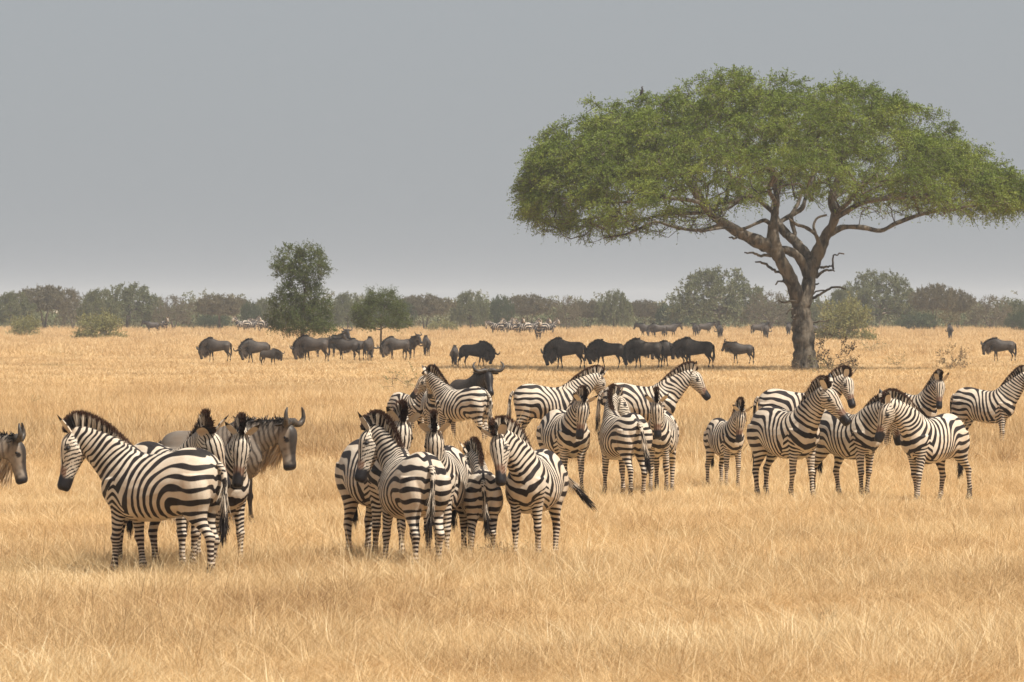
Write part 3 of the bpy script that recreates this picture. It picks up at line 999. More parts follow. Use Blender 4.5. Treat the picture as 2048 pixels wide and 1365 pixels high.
def make_tree(seed, shape, W, D, H, z0, ntgt, ntw, nlf, Lt, lf, trunk_r, droop=.2, flat=.7, lean=(0, 0), stems=1, tip=.012, stem_top=.55, clump=.5, spread=.2):
    """returns (wood mesh, leaf mesh) of a plant standing at the origin"""
    S = Skel(seed); r = S.r
    T = crown_points(shape, ntgt, r, W, D, H, z0, clump, seed)
    for k in range(stems):
        a = r.uniform(0, 6.28); o = (math.cos(a) * spread * W * (stems > 1), math.sin(a) * spread * W * (stems > 1))
        zt = z0 + H * stem_top
        S.path([(0 + o[0] * .1, o[1] * .1, -.1), (lean[0] * .3 + o[0] * .4, lean[1] * .3 + o[1] * .4, zt * .4), (lean[0] + o[0], lean[1] + o[1], zt)],
               [trunk_r * 1.15, trunk_r * .85, trunk_r * .4], parent=-1, ok=True, sub=5, jit=trunk_r * .12)
    S.reach(T, max(.25, H * .09), H * .012, sag=.03, up=.5)
    V, F = S.tubes(tip, 2.3, rough=.04, sides=(8, 5))
    c = T.mean(0)
    LV, LF, tone, O, E = sprays(T, r, ntw, nlf, Lt, droop, lf, flat, unit(T - c), .5)
    tv, tf = twig_quads(O, E, tip * 1.3, r)
    b = Bag(); b.add(V, F); b.add(tv, tf); V, F, _ = b.arrays()
    wood = mesh_uniform('wood', V, F); wood.shade_smooth()
    return wood, leaf_mesh('leaves', LV, LF, tone)


def plant(name, meshes, mats, x, y, rz, sc, label, cat, group=None, parts=('trunk', 'crown')):
    e = empty(name, (x, y, 0), rz, sc)
    tag(e, label, cat, group)
    link(parts[0], meshes[0], mats[0], e); link(parts[1], meshes[1], mats[1], e)
    return e
# ================================================================== camera, light, sky, air
cam = bpy.data.cameras.new('camera'); co = bpy.data.objects.new('camera', cam); COL.objects.link(co)
cam.sensor_width = 36; cam.lens = F_PX / 2048 * 36; cam.clip_start = .5; cam.clip_end = 60000
co.location = (0, 0, CAM_H); co.rotation_euler = (RAD(90) - math.atan((682.5 - HOR) / F_PX), 0, 0)
cam.dof.use_dof = True; cam.dof.focus_distance = 100; cam.dof.aperture_fstop = 16
SC.camera = co

sd = Vector((math.cos(RAD(SUN_EL)) * math.cos(RAD(SUN_AZ)), math.cos(RAD(SUN_EL)) * math.sin(RAD(SUN_AZ)), math.sin(RAD(SUN_EL))))
sun = bpy.data.lights.new('sun', 'SUN'); sun.energy = 5.0; sun.angle = RAD(.6); sun.color = (1, .93, .82)
so = bpy.data.objects.new('sun', sun); COL.objects.link(so); so.rotation_euler = sd.to_track_quat('Z', 'Y').to_euler(); so.location = (20, -20, 60)

w = bpy.data.worlds.new('World'); SC.world = w; w.use_nodes = True
wt = w.node_tree; wt.nodes.clear()
sky = wt.nodes.new('ShaderNodeTexSky'); sky.sky_type = 'NISHITA'; sky.sun_disc = False
sky.sun_elevation = RAD(SUN_EL); sky.sun_rotation = RAD(90 - SUN_AZ)
sky.air_density = 1.0; sky.dust_density = 6.0; sky.ozone_density = 1.0; sky.altitude = 1500
hs = wt.nodes.new('ShaderNodeHueSaturation'); hs.inputs['Saturation'].default_value = .62; hs.inputs['Value'].default_value = 1
bg = wt.nodes.new('ShaderNodeBackground'); bg.inputs[1].default_value = .08
ow = wt.nodes.new('ShaderNodeOutputWorld')
wt.links.new(sky.outputs[0], hs.inputs['Color']); mxw = wt.nodes.new('ShaderNodeMix'); mxw.data_type = 'RGBA'; mxw.inputs[0].default_value = .8
wt.links.new(hs.outputs[0], mxw.inputs[6]); mxw.inputs[7].default_value = (3.1, 3.28, 3.5, 1)      # even dust veil
wt.links.new(mxw.outputs[2], bg.inputs[0]); wt.links.new(bg.outputs[0], ow.inputs[0])
SC.view_settings.view_transform = 'Standard'; SC.view_settings.look = 'None'; SC.view_settings.gamma = 1; SC.view_settings.exposure = EXPO

# air: one closed box round everything
m, N = new_mat('dusty_air')
pv = N.n('ShaderNodeVolumePrincipled'); pv.inputs['Color'].default_value = HAZE_COL
pv.inputs['Density'].default_value = HAZE_D; pv.inputs['Anisotropy'].default_value = 0
o_ = N.n('ShaderNodeOutputMaterial'); N.l(pv.outputs[0], o_.inputs['Volume'])
hx0, hx1, hy0, hy1, hz0, hz1 = -3100, 3100, -320, 5300, -1.5, 17.0
HV = [(x, y, z) for z in (hz0, hz1) for x, y in ((hx0, hy0), (hx1, hy0), (hx1, hy1), (hx0, hy1))]
hz = link('haze', mesh_py('haze', HV, [(3, 2, 1, 0), (4, 5, 6, 7), (0, 1, 5, 4), (1, 2, 6, 5), (2, 3, 7, 6), (3, 0, 4, 7)], False), m)
tag(hz, 'pale dusty haze over the far plain', kind='stuff')

# ground: one sheet to the horizon, finer near the camera
gx = np.concatenate([-np.geomspace(3000, 60, 14), np.linspace(-50, 50, 41), np.geomspace(60, 3000, 14)])
gy = np.concatenate([[-300, -100, 0], np.linspace(20, 400, 120), np.geomspace(410, 5200, 40)])
GX, GY = np.meshgrid(gx, gy)
fg = Fourier(4, .05, 8, 2)
GZ = .03 * fg(np.stack([GX.ravel(), GY.ravel()], 1)) * (GY.ravel() < 900) - .03
nx, ny = len(gx), len(gy)
idx = np.arange(nx * ny).reshape(ny, nx)
GF = np.stack([idx[:-1, :-1], idx[:-1, 1:], idx[1:, 1:], idx[1:, :-1]], -1).reshape(-1, 4)
GRASS_STOPS = [(0, (.26, .155, .075)), (.36, (.515, .343, .170)), (.70, (.66, .48, .255)), (1, (.80, .665, .425))]
m, N = new_mat('plain_ground')
ge = N.n('ShaderNodeNewGeometry')
n1 = noise(N, ge.outputs['Position'], .09, 5, .6); n2 = noise(N, ge.outputs['Position'], 3.0, 4, .7)
ad = N.n('ShaderNodeMath', op='ADD'); N.l(maprange(N, n1, .3, .7, .15, .75), ad.inputs[0]); N.l(maprange(N, n2, .3, .7, -.15, .2), ad.inputs[1])
c = ramp(N, ad.outputs[0], GRASS_STOPS)
output(N, principled(N, c, .95, .05, n2, .6, .05).outputs[0])
g = link('ground', mesh_uniform('ground', np.stack([GX.ravel(), GY.ravel(), GZ], 1), GF), m)
tag(g, 'flat dry grass plain running to the treeline', kind='structure')

# ------------------------------------------------------------------ grass
m, N = new_mat('dry_grass')
at = N.n('ShaderNodeAttribute'); at.attribute_type = 'INSTANCER'; at.attribute_name = 'tint'
bl = N.n('ShaderNodeVertexColor'); bl.layer_name = 'leaf'
sp = N.n('ShaderNodeSeparateColor'); N.l(bl.outputs[0], sp.inputs[0])
ge = N.n('ShaderNodeNewGeometry')
pn = noise(N, ge.outputs['Position'], .16, 4, .6)
a1 = N.n('ShaderNodeMath', op='MULTIPLY_ADD'); N.l(at.outputs['Fac'], a1.inputs[0]); a1.inputs[1].default_value = .50; N.l(maprange(N, pn, .3, .7, -.22, .22), a1.inputs[2])
a2 = N.n('ShaderNodeMath', op='MULTIPLY_ADD'); N.l(sp.outputs[0], a2.inputs[0]); a2.inputs[1].default_value = .58; N.l(a1.outputs[0], a2.inputs[2])
c = ramp(N, a2.outputs[0], GRASS_STOPS)
pn2 = noise(N, ge.outputs['Position'], .11, 3, .6)
c = mixc(N, maprange(N, pn2, .60, .74, 0, .38, True), c, (.36, .31, .18))
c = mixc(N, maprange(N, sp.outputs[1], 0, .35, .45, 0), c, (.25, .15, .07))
p = principled(N, c, .55, .3)
t = N.n('ShaderNodeBsdfTranslucent'); N.l(c, t.inputs[0])
mx = N.n('ShaderNodeMixShader'); mx.inputs[0].default_value = .3
N.l(p.outputs[0], mx.inputs[1]); N.l(t.outputs[0], mx.inputs[2]); output(N, mx.outputs[0])
M_GRASS = m


def tuft(seed, n, rad, wd, stalk=0.0, lean=.5):
    """a tuft about one unit tall"""
    r = np.random.RandomState(seed)
    a = r.uniform(0, 6.28, n); q = rad * np.sqrt(r.uniform(0, 1, n))
    roots = np.stack([np.cos(a) * q, np.sin(a) * q, np.full(n, -.05)], 1)
    a2 = a + r.normal(0, .9, n); k = np.abs(r.normal(0, lean, n))
    d = unit(np.stack([np.cos(a2) * k, np.sin(a2) * k, np.ones(n)], 1))
    ln = r.uniform(.45, 1.05, n); ln[:max(1, int(n * stalk))] *= 1.5
    bend = np.stack([np.cos(a2), np.sin(a2), -.35 * np.ones(n)], 1) * (r.uniform(0, .45, n) ** 1.3 * ln)[:, None]
    V, F, C, mm = blades(roots, d, ln, np.full(n, wd) * r.uniform(.6, 1.3, n), r, bend, None, 3)
    me = mesh_uniform('grass_tuft', V, F)
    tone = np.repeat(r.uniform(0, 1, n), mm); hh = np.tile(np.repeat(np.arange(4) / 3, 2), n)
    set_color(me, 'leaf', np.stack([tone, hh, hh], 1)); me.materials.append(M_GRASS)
    return me


gcol = bpy.data.collections.new('tuft_sources')
SETS = [[(54, .15, .008, .08, .6), (48, .13, .008, .15, .5), (40, .18, .008, .05, .8), (16, .07, .008, 1, .3)],
        [(44, .24, .014, .08, .5), (40, .20, .013, .12, .5), (12, .12, .011, 1, .3)],
        [(30, .45, .05, .06, .4), (26, .40, .045, .12, .45)]]
names = []
for si, st in enumerate(SETS):
    for ti, (n_, rd, wd, sk, le) in enumerate(st):
        nm = 'tuft_%d%d' % (si, ti); to = bpy.data.objects.new(nm, tuft(si * 10 + ti, n_, rd, wd, sk, le)); gcol.objects.link(to); names.append(nm)


def half_width(d):
    return d * .0853 * 1.05 + 2.8


rg = np.random.RandomState(11)
rings = [  # near, far, per m2, source set, base height
    (41, 60, 66, 0, .14), (60, 63.2, 48, 0, .17), (63.2, 84, 34, 0, .15), (84, 104, 27, 0, .155), (104, 128, 17, 1, .30), (128, 200, 8, 1, .22), (200, 330, 4.6, 2, .145), (330, 520, 1.6, 2, .26), (520, 760, .85, 2, .40)]
PT, SCL, TNT, IDX, RZ = [], [], [], [], []
nh, nh2 = Fourier(21, .12, 10, 2), Fourier(22, .5, 10, 2)
off = [0, 4, 7]; cnt = [4, 3, 2]; prob = [[.36, .30, .24, .10], [.45, .40, .15], [.5, .5]]
for d0, d1, dens, st, hb in rings:
    area = (half_width(d0) + half_width(d1)) * (d1 - d0); n = int(area * dens * GRASS_K)
    d = np.sqrt(rg.uniform(d0 ** 2, d1 ** 2, n)); x = rg.uniform(-1, 1, n) * half_width(d)
    P2 = np.stack([x, d], 1)
    hh = hb * (1 + .30 * nh(P2) + .22 * nh2(P2)) * rg.uniform(.7, 1.25, n)
    hh = np.clip(hh, hb * .4, hb * 2)
    PT.append(np.stack([x, d, .03 * fg(P2) - .03], 1)); SCL.append(hh); TNT.append(rg.uniform(0, 1, n))
    IDX.append(off[st] + rg.choice(cnt[st], n, p=prob[st])); RZ.append(rg.uniform(0, 6.28, n))
PT, SCL, TNT, IDX, RZ = map(np.concatenate, (PT, SCL, TNT, IDX, RZ))
print('tufts', len(PT))
me = bpy.data.meshes.new('grass'); me.vertices.add(len(PT)); me.vertices.foreach_set('co', PT.astype(np.float32).ravel())
# stalky tufts stand taller
for nm, arr, ty in (('sc', SCL * np.where(IDX == 3, 1.45, 1) * np.where(IDX == 6, 1.5, 1), 'FLOAT'), ('tint', TNT, 'FLOAT'), ('rz', RZ, 'FLOAT'), ('idx', IDX, 'INT')):
    a = me.attributes.new(nm, ty, 'POINT'); a.data.foreach_set('value', arr.astype(np.float32 if ty == 'FLOAT' else np.int32))
go = link('grass', me); tag(go, 'long golden dry grass covering the plain', 'grass', kind='stuff')
ng = bpy.data.node_groups.new('grow_grass', 'GeometryNodeTree')
ng.interface.new_socket('Geometry', in_out='INPUT', socket_type='NodeSocketGeometry'); ng.interface.new_socket('Geometry', in_out='OUTPUT', socket_type='NodeSocketGeometry')
gi, goo = ng.nodes.new('NodeGroupInput'), ng.nodes.new('NodeGroupOutput')
ci = ng.nodes.new('GeometryNodeCollectionInfo'); ci.inputs['Collection'].default_value = gcol
ci.inputs['Separate Children'].default_value = True; ci.inputs['Reset Children'].default_value = True
ip = ng.nodes.new('GeometryNodeInstanceOnPoints'); ip.inputs['Pick Instance'].default_value = True
def nattr(nm, ty):
    a = ng.nodes.new('GeometryNodeInputNamedAttribute'); a.data_type = ty; a.inputs['Name'].default_value = nm; return a.outputs['Attribute']
L_ = ng.links.new
cx = ng.nodes.new('ShaderNodeCombineXYZ'); L_(nattr('rz', 'FLOAT'), cx.inputs[2])
sx = ng.nodes.new('ShaderNodeCombineXYZ'); s_ = nattr('sc', 'FLOAT')
hw = ng.nodes.new('ShaderNodeMath'); hw.operation = 'MULTIPLY_ADD'; L_(s_, hw.inputs[0]); hw.inputs[1].default_value = .7; hw.inputs[2].default_value = .38
L_(hw.outputs[0], sx.inputs[0]); L_(hw.outputs[0], sx.inputs[1])
hz2 = ng.nodes.new('ShaderNodeMath'); hz2.operation = 'MULTIPLY'; L_(s_, hz2.inputs[0]); hz2.inputs[1].default_value = 1.25; L_(hz2.outputs[0], sx.inputs[2])
L_(gi.outputs[0], ip.inputs['Points']); L_(ci.outputs[0], ip.inputs['Instance']); L_(nattr('idx', 'INT'), ip.inputs['Instance Index'])
L_(cx.outputs[0], ip.inputs['Rotation']); L_(sx.outputs[0], ip.inputs['Scale']); L_(ip.outputs[0], goo.inputs[0])
md = go.modifiers.new('grow', 'NODES'); md.node_group = ng
# ================================================================== trees of the plain
big_acacia()
M_WOOD = simple_mat('thorn_wood', (.070, .055, .042), (.17, .135, .10), 8, .9, .4, .02)
M_DARKLEAF = leaf_material('thorn_leaves', (.038, .052, .015), (.080, .105, .028), (.16, .185, .055), .3, 1.0)
M_SHRUB = leaf_material('shrub_leaves', (.13, .135, .050), (.20, .20, .085), (.30, .28, .14), .35, .8)
x, y = ground(602, 722)
plant('thorn_tree', make_tree(31, 'two', 1.78, 1.7, 4.35, 1.6, 480, 8, 12, .50, (.085, .040), .11, .1, .8, (.06, 0), 2, .006, .5, .9, .10), (M_WOOD, M_DARKLEAF), x, y, 0, 1,
      'tall dark green thorn tree with ragged two-tiered crown behind grazing wildebeest', 'tree')
x, y = ground(762, 714)
plant('thorn_tree', make_tree(32, 'dome', 1.6, 1.5, 2.15, 1.65, 230, 8, 12, .50, (.085, .038), .075, -.2, .9, (.0, 0), 1, .006, .35, .9, .1), (M_WOOD, M_DARKLEAF), x, y, 0, 1,
      'short round-headed thorn tree on a thin straight trunk', 'tree')

# shrubs and sprigs in the grass: photo column, foot row, width m, height m
sh = make_tree(41, 'dome', 1, 1, 1.15, .0, 120, 6, 10, .34, (.075, .04), .03, .05, .9, (0, 0), 5, .006, .3, .9, .3)
M_BUSH = leaf_material('bush_leaves', (.15, .15, .050), (.235, .225, .085), (.33, .30, .14), .35, .8)
for px, py, wm, hm, lb in [(48, 676, 1.6, 2.5, 'low pale yellow-green bush at the left end of the grass'), (200, 680, 2.2, 2.9, 'broad pale bush with upright twigs left of the dark thorn tree'),
                           (1690, 684, 2.4, 4.3, 'large olive bush right behind the acacia trunk'), (885, 668, 1.6, 1.7, 'small pale bush under the treeline right of the round thorn tree')]:
    x, y = ground(px, py)
    e = plant('bush', sh, (M_WOOD, M_BUSH), x, y, px * .7, (wm, wm, hm / 1.3), lb, 'bush', 'pale bushes in front of the treeline')
sp1 = make_tree(43, 'dome', .5, .5, .75, .0, 22, 4, 9, .24, (.045, .024), .012, -.1, .9, (0, 0), 4, .0045, .3, .9, .3)
sp2 = make_tree(44, 'dome', .6, .5, .8, .0, 16, 3, 8, .28, (.04, .022), .012, -.1, .9, (0, 0), 3, .0045, .3, 1.2, .4)
M_TWIGBROWN = leaf_material('dry_leaves', (.075, .05, .03), (.13, .09, .05), (.19, .16, .08), .2, 1.0)
for k, (px, py, sc, mt, lb) in enumerate([
        (1662, 742, 2.3, 0, 'leafy shrub sprouting beside the foot of the acacia'), (1640, 748, 1.1, 1, 'dry brown scrub at the very base of the acacia trunk'), (1676, 748, 1.0, 1, 'brown twiggy scrub just right of the acacia foot'),
        (1792, 735, .9, 0, 'small green sprig in open grass right of the acacia'), (1905, 742, 1.5, 0, 'thin straggly sprig near the right edge'), (1745, 706, 1.4, 0, 'wispy sapling between the acacia and the right edge'),
        (1702, 740, .8, 0, 'tiny pale sprig a little right of the scrub'), (800, 790, 1.25, 0, 'sparse thorny sapling left of the zebra with its head turned'), (1590, 746, .8, 1, 'dark brown scrub left of the acacia foot'),
        (70, 815, .5, 0, 'low grey-green tuft of weeds at the left edge'), (985, 1135, .42, 1, 'dark weed clump behind the heels of the young zebra'), (722, 1142, .38, 0, 'green weed by the hooves of the zebra facing away'),
        (1312, 1150, .20, 1, 'dark dead tuft in the empty grass right of the near zebras'), (1408, 1186, .13, 1, 'small dark tuft below the longer dead tuft'), (1655, 1248, .16, 1, 'dark tuft low in the foreground grass at the right'),
        (55, 905, .22, 0, 'grey-green weed below the wildebeest at the left edge'), (150, 1152, .18, 1, 'dark tuft added as the shadow left of the hooves of the largest zebra'),  # dark tuft by the largest zebra stands in for its ground shadow
        (1035, 1130, .34, 0, 'low green weed under the head-turned zebra')]):
    x, y = ground(px, py)
    plant('shrub', (sp1, sp2)[k % 2], (M_WOOD, (M_SHRUB, M_TWIGBROWN)[mt]), x, y, k * 1.3, sc, lb, 'shrub', 'small shrubs in the grass', ('stems', 'leaves'))

# ------------------------------------------------------------------ treeline
M_FAR = [leaf_material('far_leaves_olive', (.085, .100, .042), (.145, .155, .070), (.21, .215, .115), .3, .25),
         leaf_material('far_leaves_green', (.050, .080, .022), (.095, .130, .038), (.16, .19, .07), .3, .25),
         leaf_material('far_leaves_brown', (.095, .085, .045), (.15, .13, .075), (.21, .185, .115), .3, .25),
         leaf_material('far_leaves_dark', (.035, .055, .022), (.065, .090, .036), (.10, .125, .055), .3, .25)]
TV = {'dome': make_tree(61, 'dome', 1, 1, .78, .22, 480, 6, 9, .11, (.034, .022), .045, .1, .7, (0, 0), 1, .004, .15, 2.2),
      'flat': make_tree(62, 'flat', 1, 1, .62, .36, 420, 6, 9, .11, (.034, .022), .04, .1, .5, (.05, 0), 2, .004, .2, 2.2, .15),
      'ball': make_tree(63, 'ball', 1, 1, .85, .12, 420, 6, 9, .11, (.034, .022), .04, .1, .8, (0, 0), 2, .004, .2, 2.2, .2),
      'open': make_tree(64, 'dome', 1, 1, .85, .15, 260, 5, 7, .15, (.032, .020), .06, .1, .8, (0, 0), 3, .0055, .15, 2.8, .15)}
# column, top row, width px, shape, leaf material, label
FT = [(28, 583, 100, 'dome', 0, 'grey-green tree at the left end of the treeline'), (78, 570, 140, 'flat', 0, 'wide flat olive tree near the left end of the treeline'),
      (142, 571, 62, 'open', 0, 'thin open grey tree between two wide trees on the left'), (186, 577, 95, 'dome', 2, 'brownish rounded tree touching the tallest left-hand green tree'),
      (248, 566, 160, 'dome', 1, 'tallest broad green tree of the left treeline'), (345, 586, 95, 'open', 2, 'thin-leaved tan tree right of the broad green tree'),
      (432, 588, 125, 'flat', 1, 'flat olive tree left of the dark thorn tree'), (497, 601, 44, 'ball', 3, 'little dark round tree showing just left of the thorn tree'),
      (528, 596, 60, 'dome', 0, 'olive tree half hidden by the dark thorn tree on its left'), (692, 584, 84, 'dome', 1, 'green tree between the two thorn trees'),
      (735, 596, 60, 'dome', 0, 'grey tree behind the left side of the round thorn tree'), (850, 589, 120, 'flat', 1, 'low flat tree right behind the round thorn tree'),
      (940, 581, 86, 'dome', 2, 'rounded reddish-brown tree in the middle of the treeline'), (1003, 589, 52, 'ball', 3, 'dark small-crowned tree next to the reddish-brown one'),
      (1060, 588, 110, 'flat', 1, 'wide grey-green tree above the distant zebra bunch'), (1136, 587, 62, 'open', 1, 'tufted open green tree right of the distant zebra bunch'),
      (1228, 580, 84, 'dome', 0, 'rounded olive tree left of the big grey tree'), (1290, 599, 64, 'flat', 3, 'low dark tree leaning on the left side of the big grey tree'),
      (1440, 534, 205, 'dome', 0, 'big grey-olive spreading tree left of the acacia trunk'), (1540, 578, 120, 'open', 0, 'lower grey tree between the big grey tree and the acacia trunk'),
      (1765, 540, 190, 'dome', 1, 'tall broad green tree right of the acacia trunk'), (1690, 575, 80, 'dome', 3, 'darker tree at the left foot of the tall broad green tree'),
      (1868, 567, 100, 'flat', 3, 'dark flat-topped tree right of the tall broad green tree'), (1925, 578, 70, 'flat', 3, 'small dark umbrella tree near the right end'),
      (1985, 586, 105, 'open', 2, 'grey-brown leafless-looking tree near the right end'), (2040, 598, 80, 'dome', 0, 'olive tree cut off by the right edge'),
      (610, 600, 110, 'dome', 0, 'olive tree hidden behind the dark thorn tree'), (1620, 592, 90, 'dome', 0, 'olive tree directly behind the acacia trunk'), (1345, 604, 90, 'ball', 1, 'green bush-like tree under the left side of the big grey tree'),
      (1180, 600, 90, 'flat', 2, 'low brown tree between the tufted tree and the rounded olive tree'), (790, 600, 90, 'ball', 0, 'grey-green tree behind the right side of the round thorn tree')]
for k, (px, ty, wp, shp, mi, lb) in enumerate(FT):
    py = 663.5 + (k % 4) * .5 - (k % 3) * .4
    x, y = ground(px, py); s = F_PX / y
    y += (k * 7) % 11
    H = (py - ty) / s; W = wp / 2 / s
    plant('savanna_tree', TV[shp], (M_WOOD, M_FAR[mi]), x, y, k * 2.1, (W, W, H), lb, 'tree', 'trees of the far treeline')
x, y = ground(1898, 678)
plant('sapling', make_tree(66, 'flat', 1.1, 1, 1.2, 1.3, 50, 4, 7, .3, (.09, .05), .05, .1, .6, (0, 0), 1, .008, .2, 1), (M_WOOD, M_FAR[2]), x, y, 0, 1, 'thin brown sapling standing before the treeline above the right-hand zebras', 'tree')
for px, py, wp, hp, mi, lb in [(1835, 665, 90, 40, 1, 'bright green bush under the dark flat-topped tree'), (2036, 667, 55, 45, 1, 'dense green bush at the right edge of the treeline'), (425, 663, 70, 36, 1, 'green bush at the foot of the flat olive tree'),
                               (1710, 664, 60, 34, 3, 'dark low bush behind the large olive bush')]:
    x, y = ground(px, py); s = F_PX / y
    plant('bush', TV['ball'], (M_WOOD, M_FAR[mi]), x, y, px, (wp / 2 / s, wp / 2 / s, hp / s), lb, 'bush', 'bushes at the edge of the treeline')
# brush under and behind the trees: one mass
r = np.random.RandomState(70)
bv, bf, bc, nb_ = [], [], [], 0
for k in range(620):
    d = r.uniform(695, 840) if k % 3 else r.uniform(840, 1000); x = r.uniform(-1, 1) * (d * .0853 + 10)
    hgt = r.uniform(2.2, 4.0) * (1 if d < 840 else 1.35); wd = r.uniform(1.5, 3.6)
    T = crown_points('dome', 22, r, wd, wd, hgt, 0, .2, k)
    V, F, tone, O, E = sprays(T, r, 4, 6, .75, .1, (.30, .17), .8)
    base = r.uniform(0, 1)
    bv.append(V + np.array([x, d, 0])); bf.append(F + nb_); nb_ += len(V); bc.append(tone * .35 + base * .65)
m, N = new_mat('brush_leaves')
vc = N.n('ShaderNodeVertexColor'); vc.layer_name = 'leaf'; sp = N.n('ShaderNodeSeparateColor'); N.l(vc.outputs[0], sp.inputs[0])
c = ramp(N, sp.outputs[0], [(0, (.058, .078, .034)), (.35, (.105, .120, .056)), (.65, (.15, .15, .082)), (1, (.195, .17, .105))])
output(N, principled(N, c, .8, .1).outputs[0])
o = link('brush', leaf_mesh('brush', np.vstack(bv), np.vstack(bf), np.concatenate(bc)), m)
tag(o, 'hazy grey-green thorn scrub filling in under the treeline', 'scrub', kind='stuff')


# ------------------------------------------------------------------ two birds in the acacia
def bird(px, py, dy, sc, lb):
    X, _, Z = tp(px, py, 0)
    rows = catmull([(-.17, 0, -.05, .012), (-.10, 0, -.02, .03), (-.02, 0, .04, .06), (.06, 0, .11, .055), (.09, 0, .17, .035), (.10, 0, .21, .036), (.12, 0, .235, .028), (.155, 0, .23, .01), (.18, 0, .225, .004)], 3)
    V, F = tube(rows[:, :3], rows[:, 3], 8, (0, 1, 0))
    b = Bag(); b.add(V, F)
    for s in (-1, 1):
        V, F = tube([(.02, s * .02, .02), (.03, s * .02, -.05), (.05, s * .02, -.055)], [.008, .006, .004], 6, (0, 1, 0)); b.add(V, F)
    V, F, _ = b.arrays(); me = mesh_uniform('bird', V, F); me.shade_smooth()
    o = link('bird', me, M_BIRD); o.location = (TREE_X + X, TREE_Y + dy, Z); o.rotation_euler = (0, -.5, 0); o.scale = (sc,) * 3
    tag(o, lb, 'bird')
M_BIRD = simple_mat('bird_feathers', (.02, .018, .016), (.06, .05, .045), 20, .6)
bird(1283, 189, -1.5, 1.0, 'small dark bird perched upright on the top left of the acacia crown')
bird(1440, 431, -1.9, .9, 'small dark bird on the thick left limb of the acacia')
# ================================================================== the herd
ZT = Template(ZEBRA, .0115, 6)
GT = Template(GNU, .014, 6)
ZL = Template(ZEBRA, .034, 2)
GL = Template(GNU, .028, 3)
LEGS = [dict(), dict(fl=(7, 0, 0, 0), fr=(-5, 0, 0, 0), hl=(-6, 0, 0, 0), hr=(6, 0, 0, 0)), dict(fl=(-6, 0, 0, 0), fr=(6, 0, 0, 0), hl=(9, 0, 0, 0), hr=(-8, 0, 0, 0)),
        dict(fl=(3, 0, 0, 0, 3), fr=(-2, 0, 0, 0, 3), hl=(-3, 0, 0, 0, 2), hr=(10, -14, 16, -4)), dict(fl=(14, -3, 0, 0), fr=(-9, 0, 0, 0), hl=(-14, 0, 4, 0), hr=(12, 0, -4, 0))]


def zebra(px, top, py, head_deg, neck, head, legs, ear, tail, seed, label, group, girth=1.0):
    """photo column of the mid-body, rows of the back and of the hooves, heading (0 = to the right, 90 = away)"""
    x, y = ground(px, py)
    s = (py - top) / ((py - HOR) / CAM_H) / 1.305
    e = empty('zebra', (x, y, 0), RAD(head_deg), s); tag(e, label, 'zebra', group)
    pose = dict(neck=(neck[0] - 14, neck[1]), head=(head[0] + 5, head[1], head[2]), legs=LEGS[legs], girth=girth * (.93 + .1 * ((seed * 37) % 10) / 10))
    link('body', body_mesh(ZT, pose, seed, 'zebra', ear, zebra_coat), M_Z, e)
    link('mane', mane_mesh(seed, pose, size=1 if s > .85 else 1.15), M_Z, e)
    link('tail', tail_mesh('zebra', seed, *tail), M_Z, e)


UP, OUT, BK = (.40, -.1), (.75, -.1), (.55, -.45)
FG, MG, RG = 'zebras standing in the near group', 'zebras standing in the middle group', 'zebras standing in the right-hand group'
zebra(325, 895, 1163, 149, (-20, 10), (-20, 14, 0), 1, UP, (3, 2), 101, 'largest zebra at the near left, seen from behind its flank with head to the left', FG)
zebra(334, 885, 1150, -55, (-22, -26), (-26, 30, 0), 2, OUT, (0, 0), 102, 'zebra half hidden behind the near left zebra, its face peeking out right of the rump', FG)
zebra(424, 900, 1140, -62, (-6, -14), (-40, -14, 0), 1, OUT, (0, 0), 103, 'zebra looking straight at the viewer in front of the grey wildebeest', FG)
zebra(752, 878, 1130, -70, (-6, -4), (-34, -12, 0), 1, OUT, (0, 0), 104, 'zebra at the left of the centre group, dark rump left and face above its neighbour', FG)
zebra(824, 903, 1150, 109, (-4, 24), (-38, 46, 0), 3, UP, (4, 0), 105, 'zebra with its rump to the viewer and head turned left in the centre group', FG)
zebra(886, 893, 1130, -98, (-6, 8), (-40, 4, 0), 1, OUT, (0, 0), 106, 'slim zebra facing the viewer with ears spread, right of the turned rump', FG, .92)
zebra(964, 938, 1128, 92, (-10, 18), (-30, 40, 0), 3, OUT, (-4, 0), 107, 'young zebra seen from behind, smallest of the near zebras', FG, .9)
zebra(1070, 900, 1128, -104, (-8, -42), (-34, 26, 0), 2, OUT, (38, 26), 108, 'zebra swishing its black tail out to the right, head over the young one', FG)
zebra(815, 785, 888, -52, (0, 0), (-32, -20, 0), 1, UP, (0, 0), 109, 'brownish young zebra at the left of the middle group', MG, .9)
zebra(868, 776, 896, -86, (4, -42), (-22, -46, 0), 0, BK, (0, 0), 110, 'zebra with chest to the viewer and head turned left over its young neighbour', MG)
zebra(926, 773, 900, 141, (0, -6), (-20, -30, 0), 1, UP, (0, 0), 111, 'zebra seen from behind its flank, its neck behind the head-turned zebra', MG)
zebra(1096, 768, 904, 4, (-18, 8), (-16, 18, 0), 2, UP, (0, 4), 112, 'long-bodied zebra standing side-on behind the others, face turned away', MG)
zebra(1279, 766, 910, 0, (-12, 0), (-6, -4, 0), 1, UP, (0, 4), 113, 'zebra side-on with its head in clear profile to the right', MG)
zebra(1130, 820, 993, -74, (-14, 2), (-36, -14, 0), 1, OUT, (0, 0), 114, 'round-bellied zebra facing the viewer in front of the long-bodied zebra', MG, 1.08)
zebra(1247, 825, 998, 110, (-6, -38), (-24, -52, 0), 1, OUT, (-7, 10), 115, 'zebra with its rump to the viewer looking back over its right side', MG)
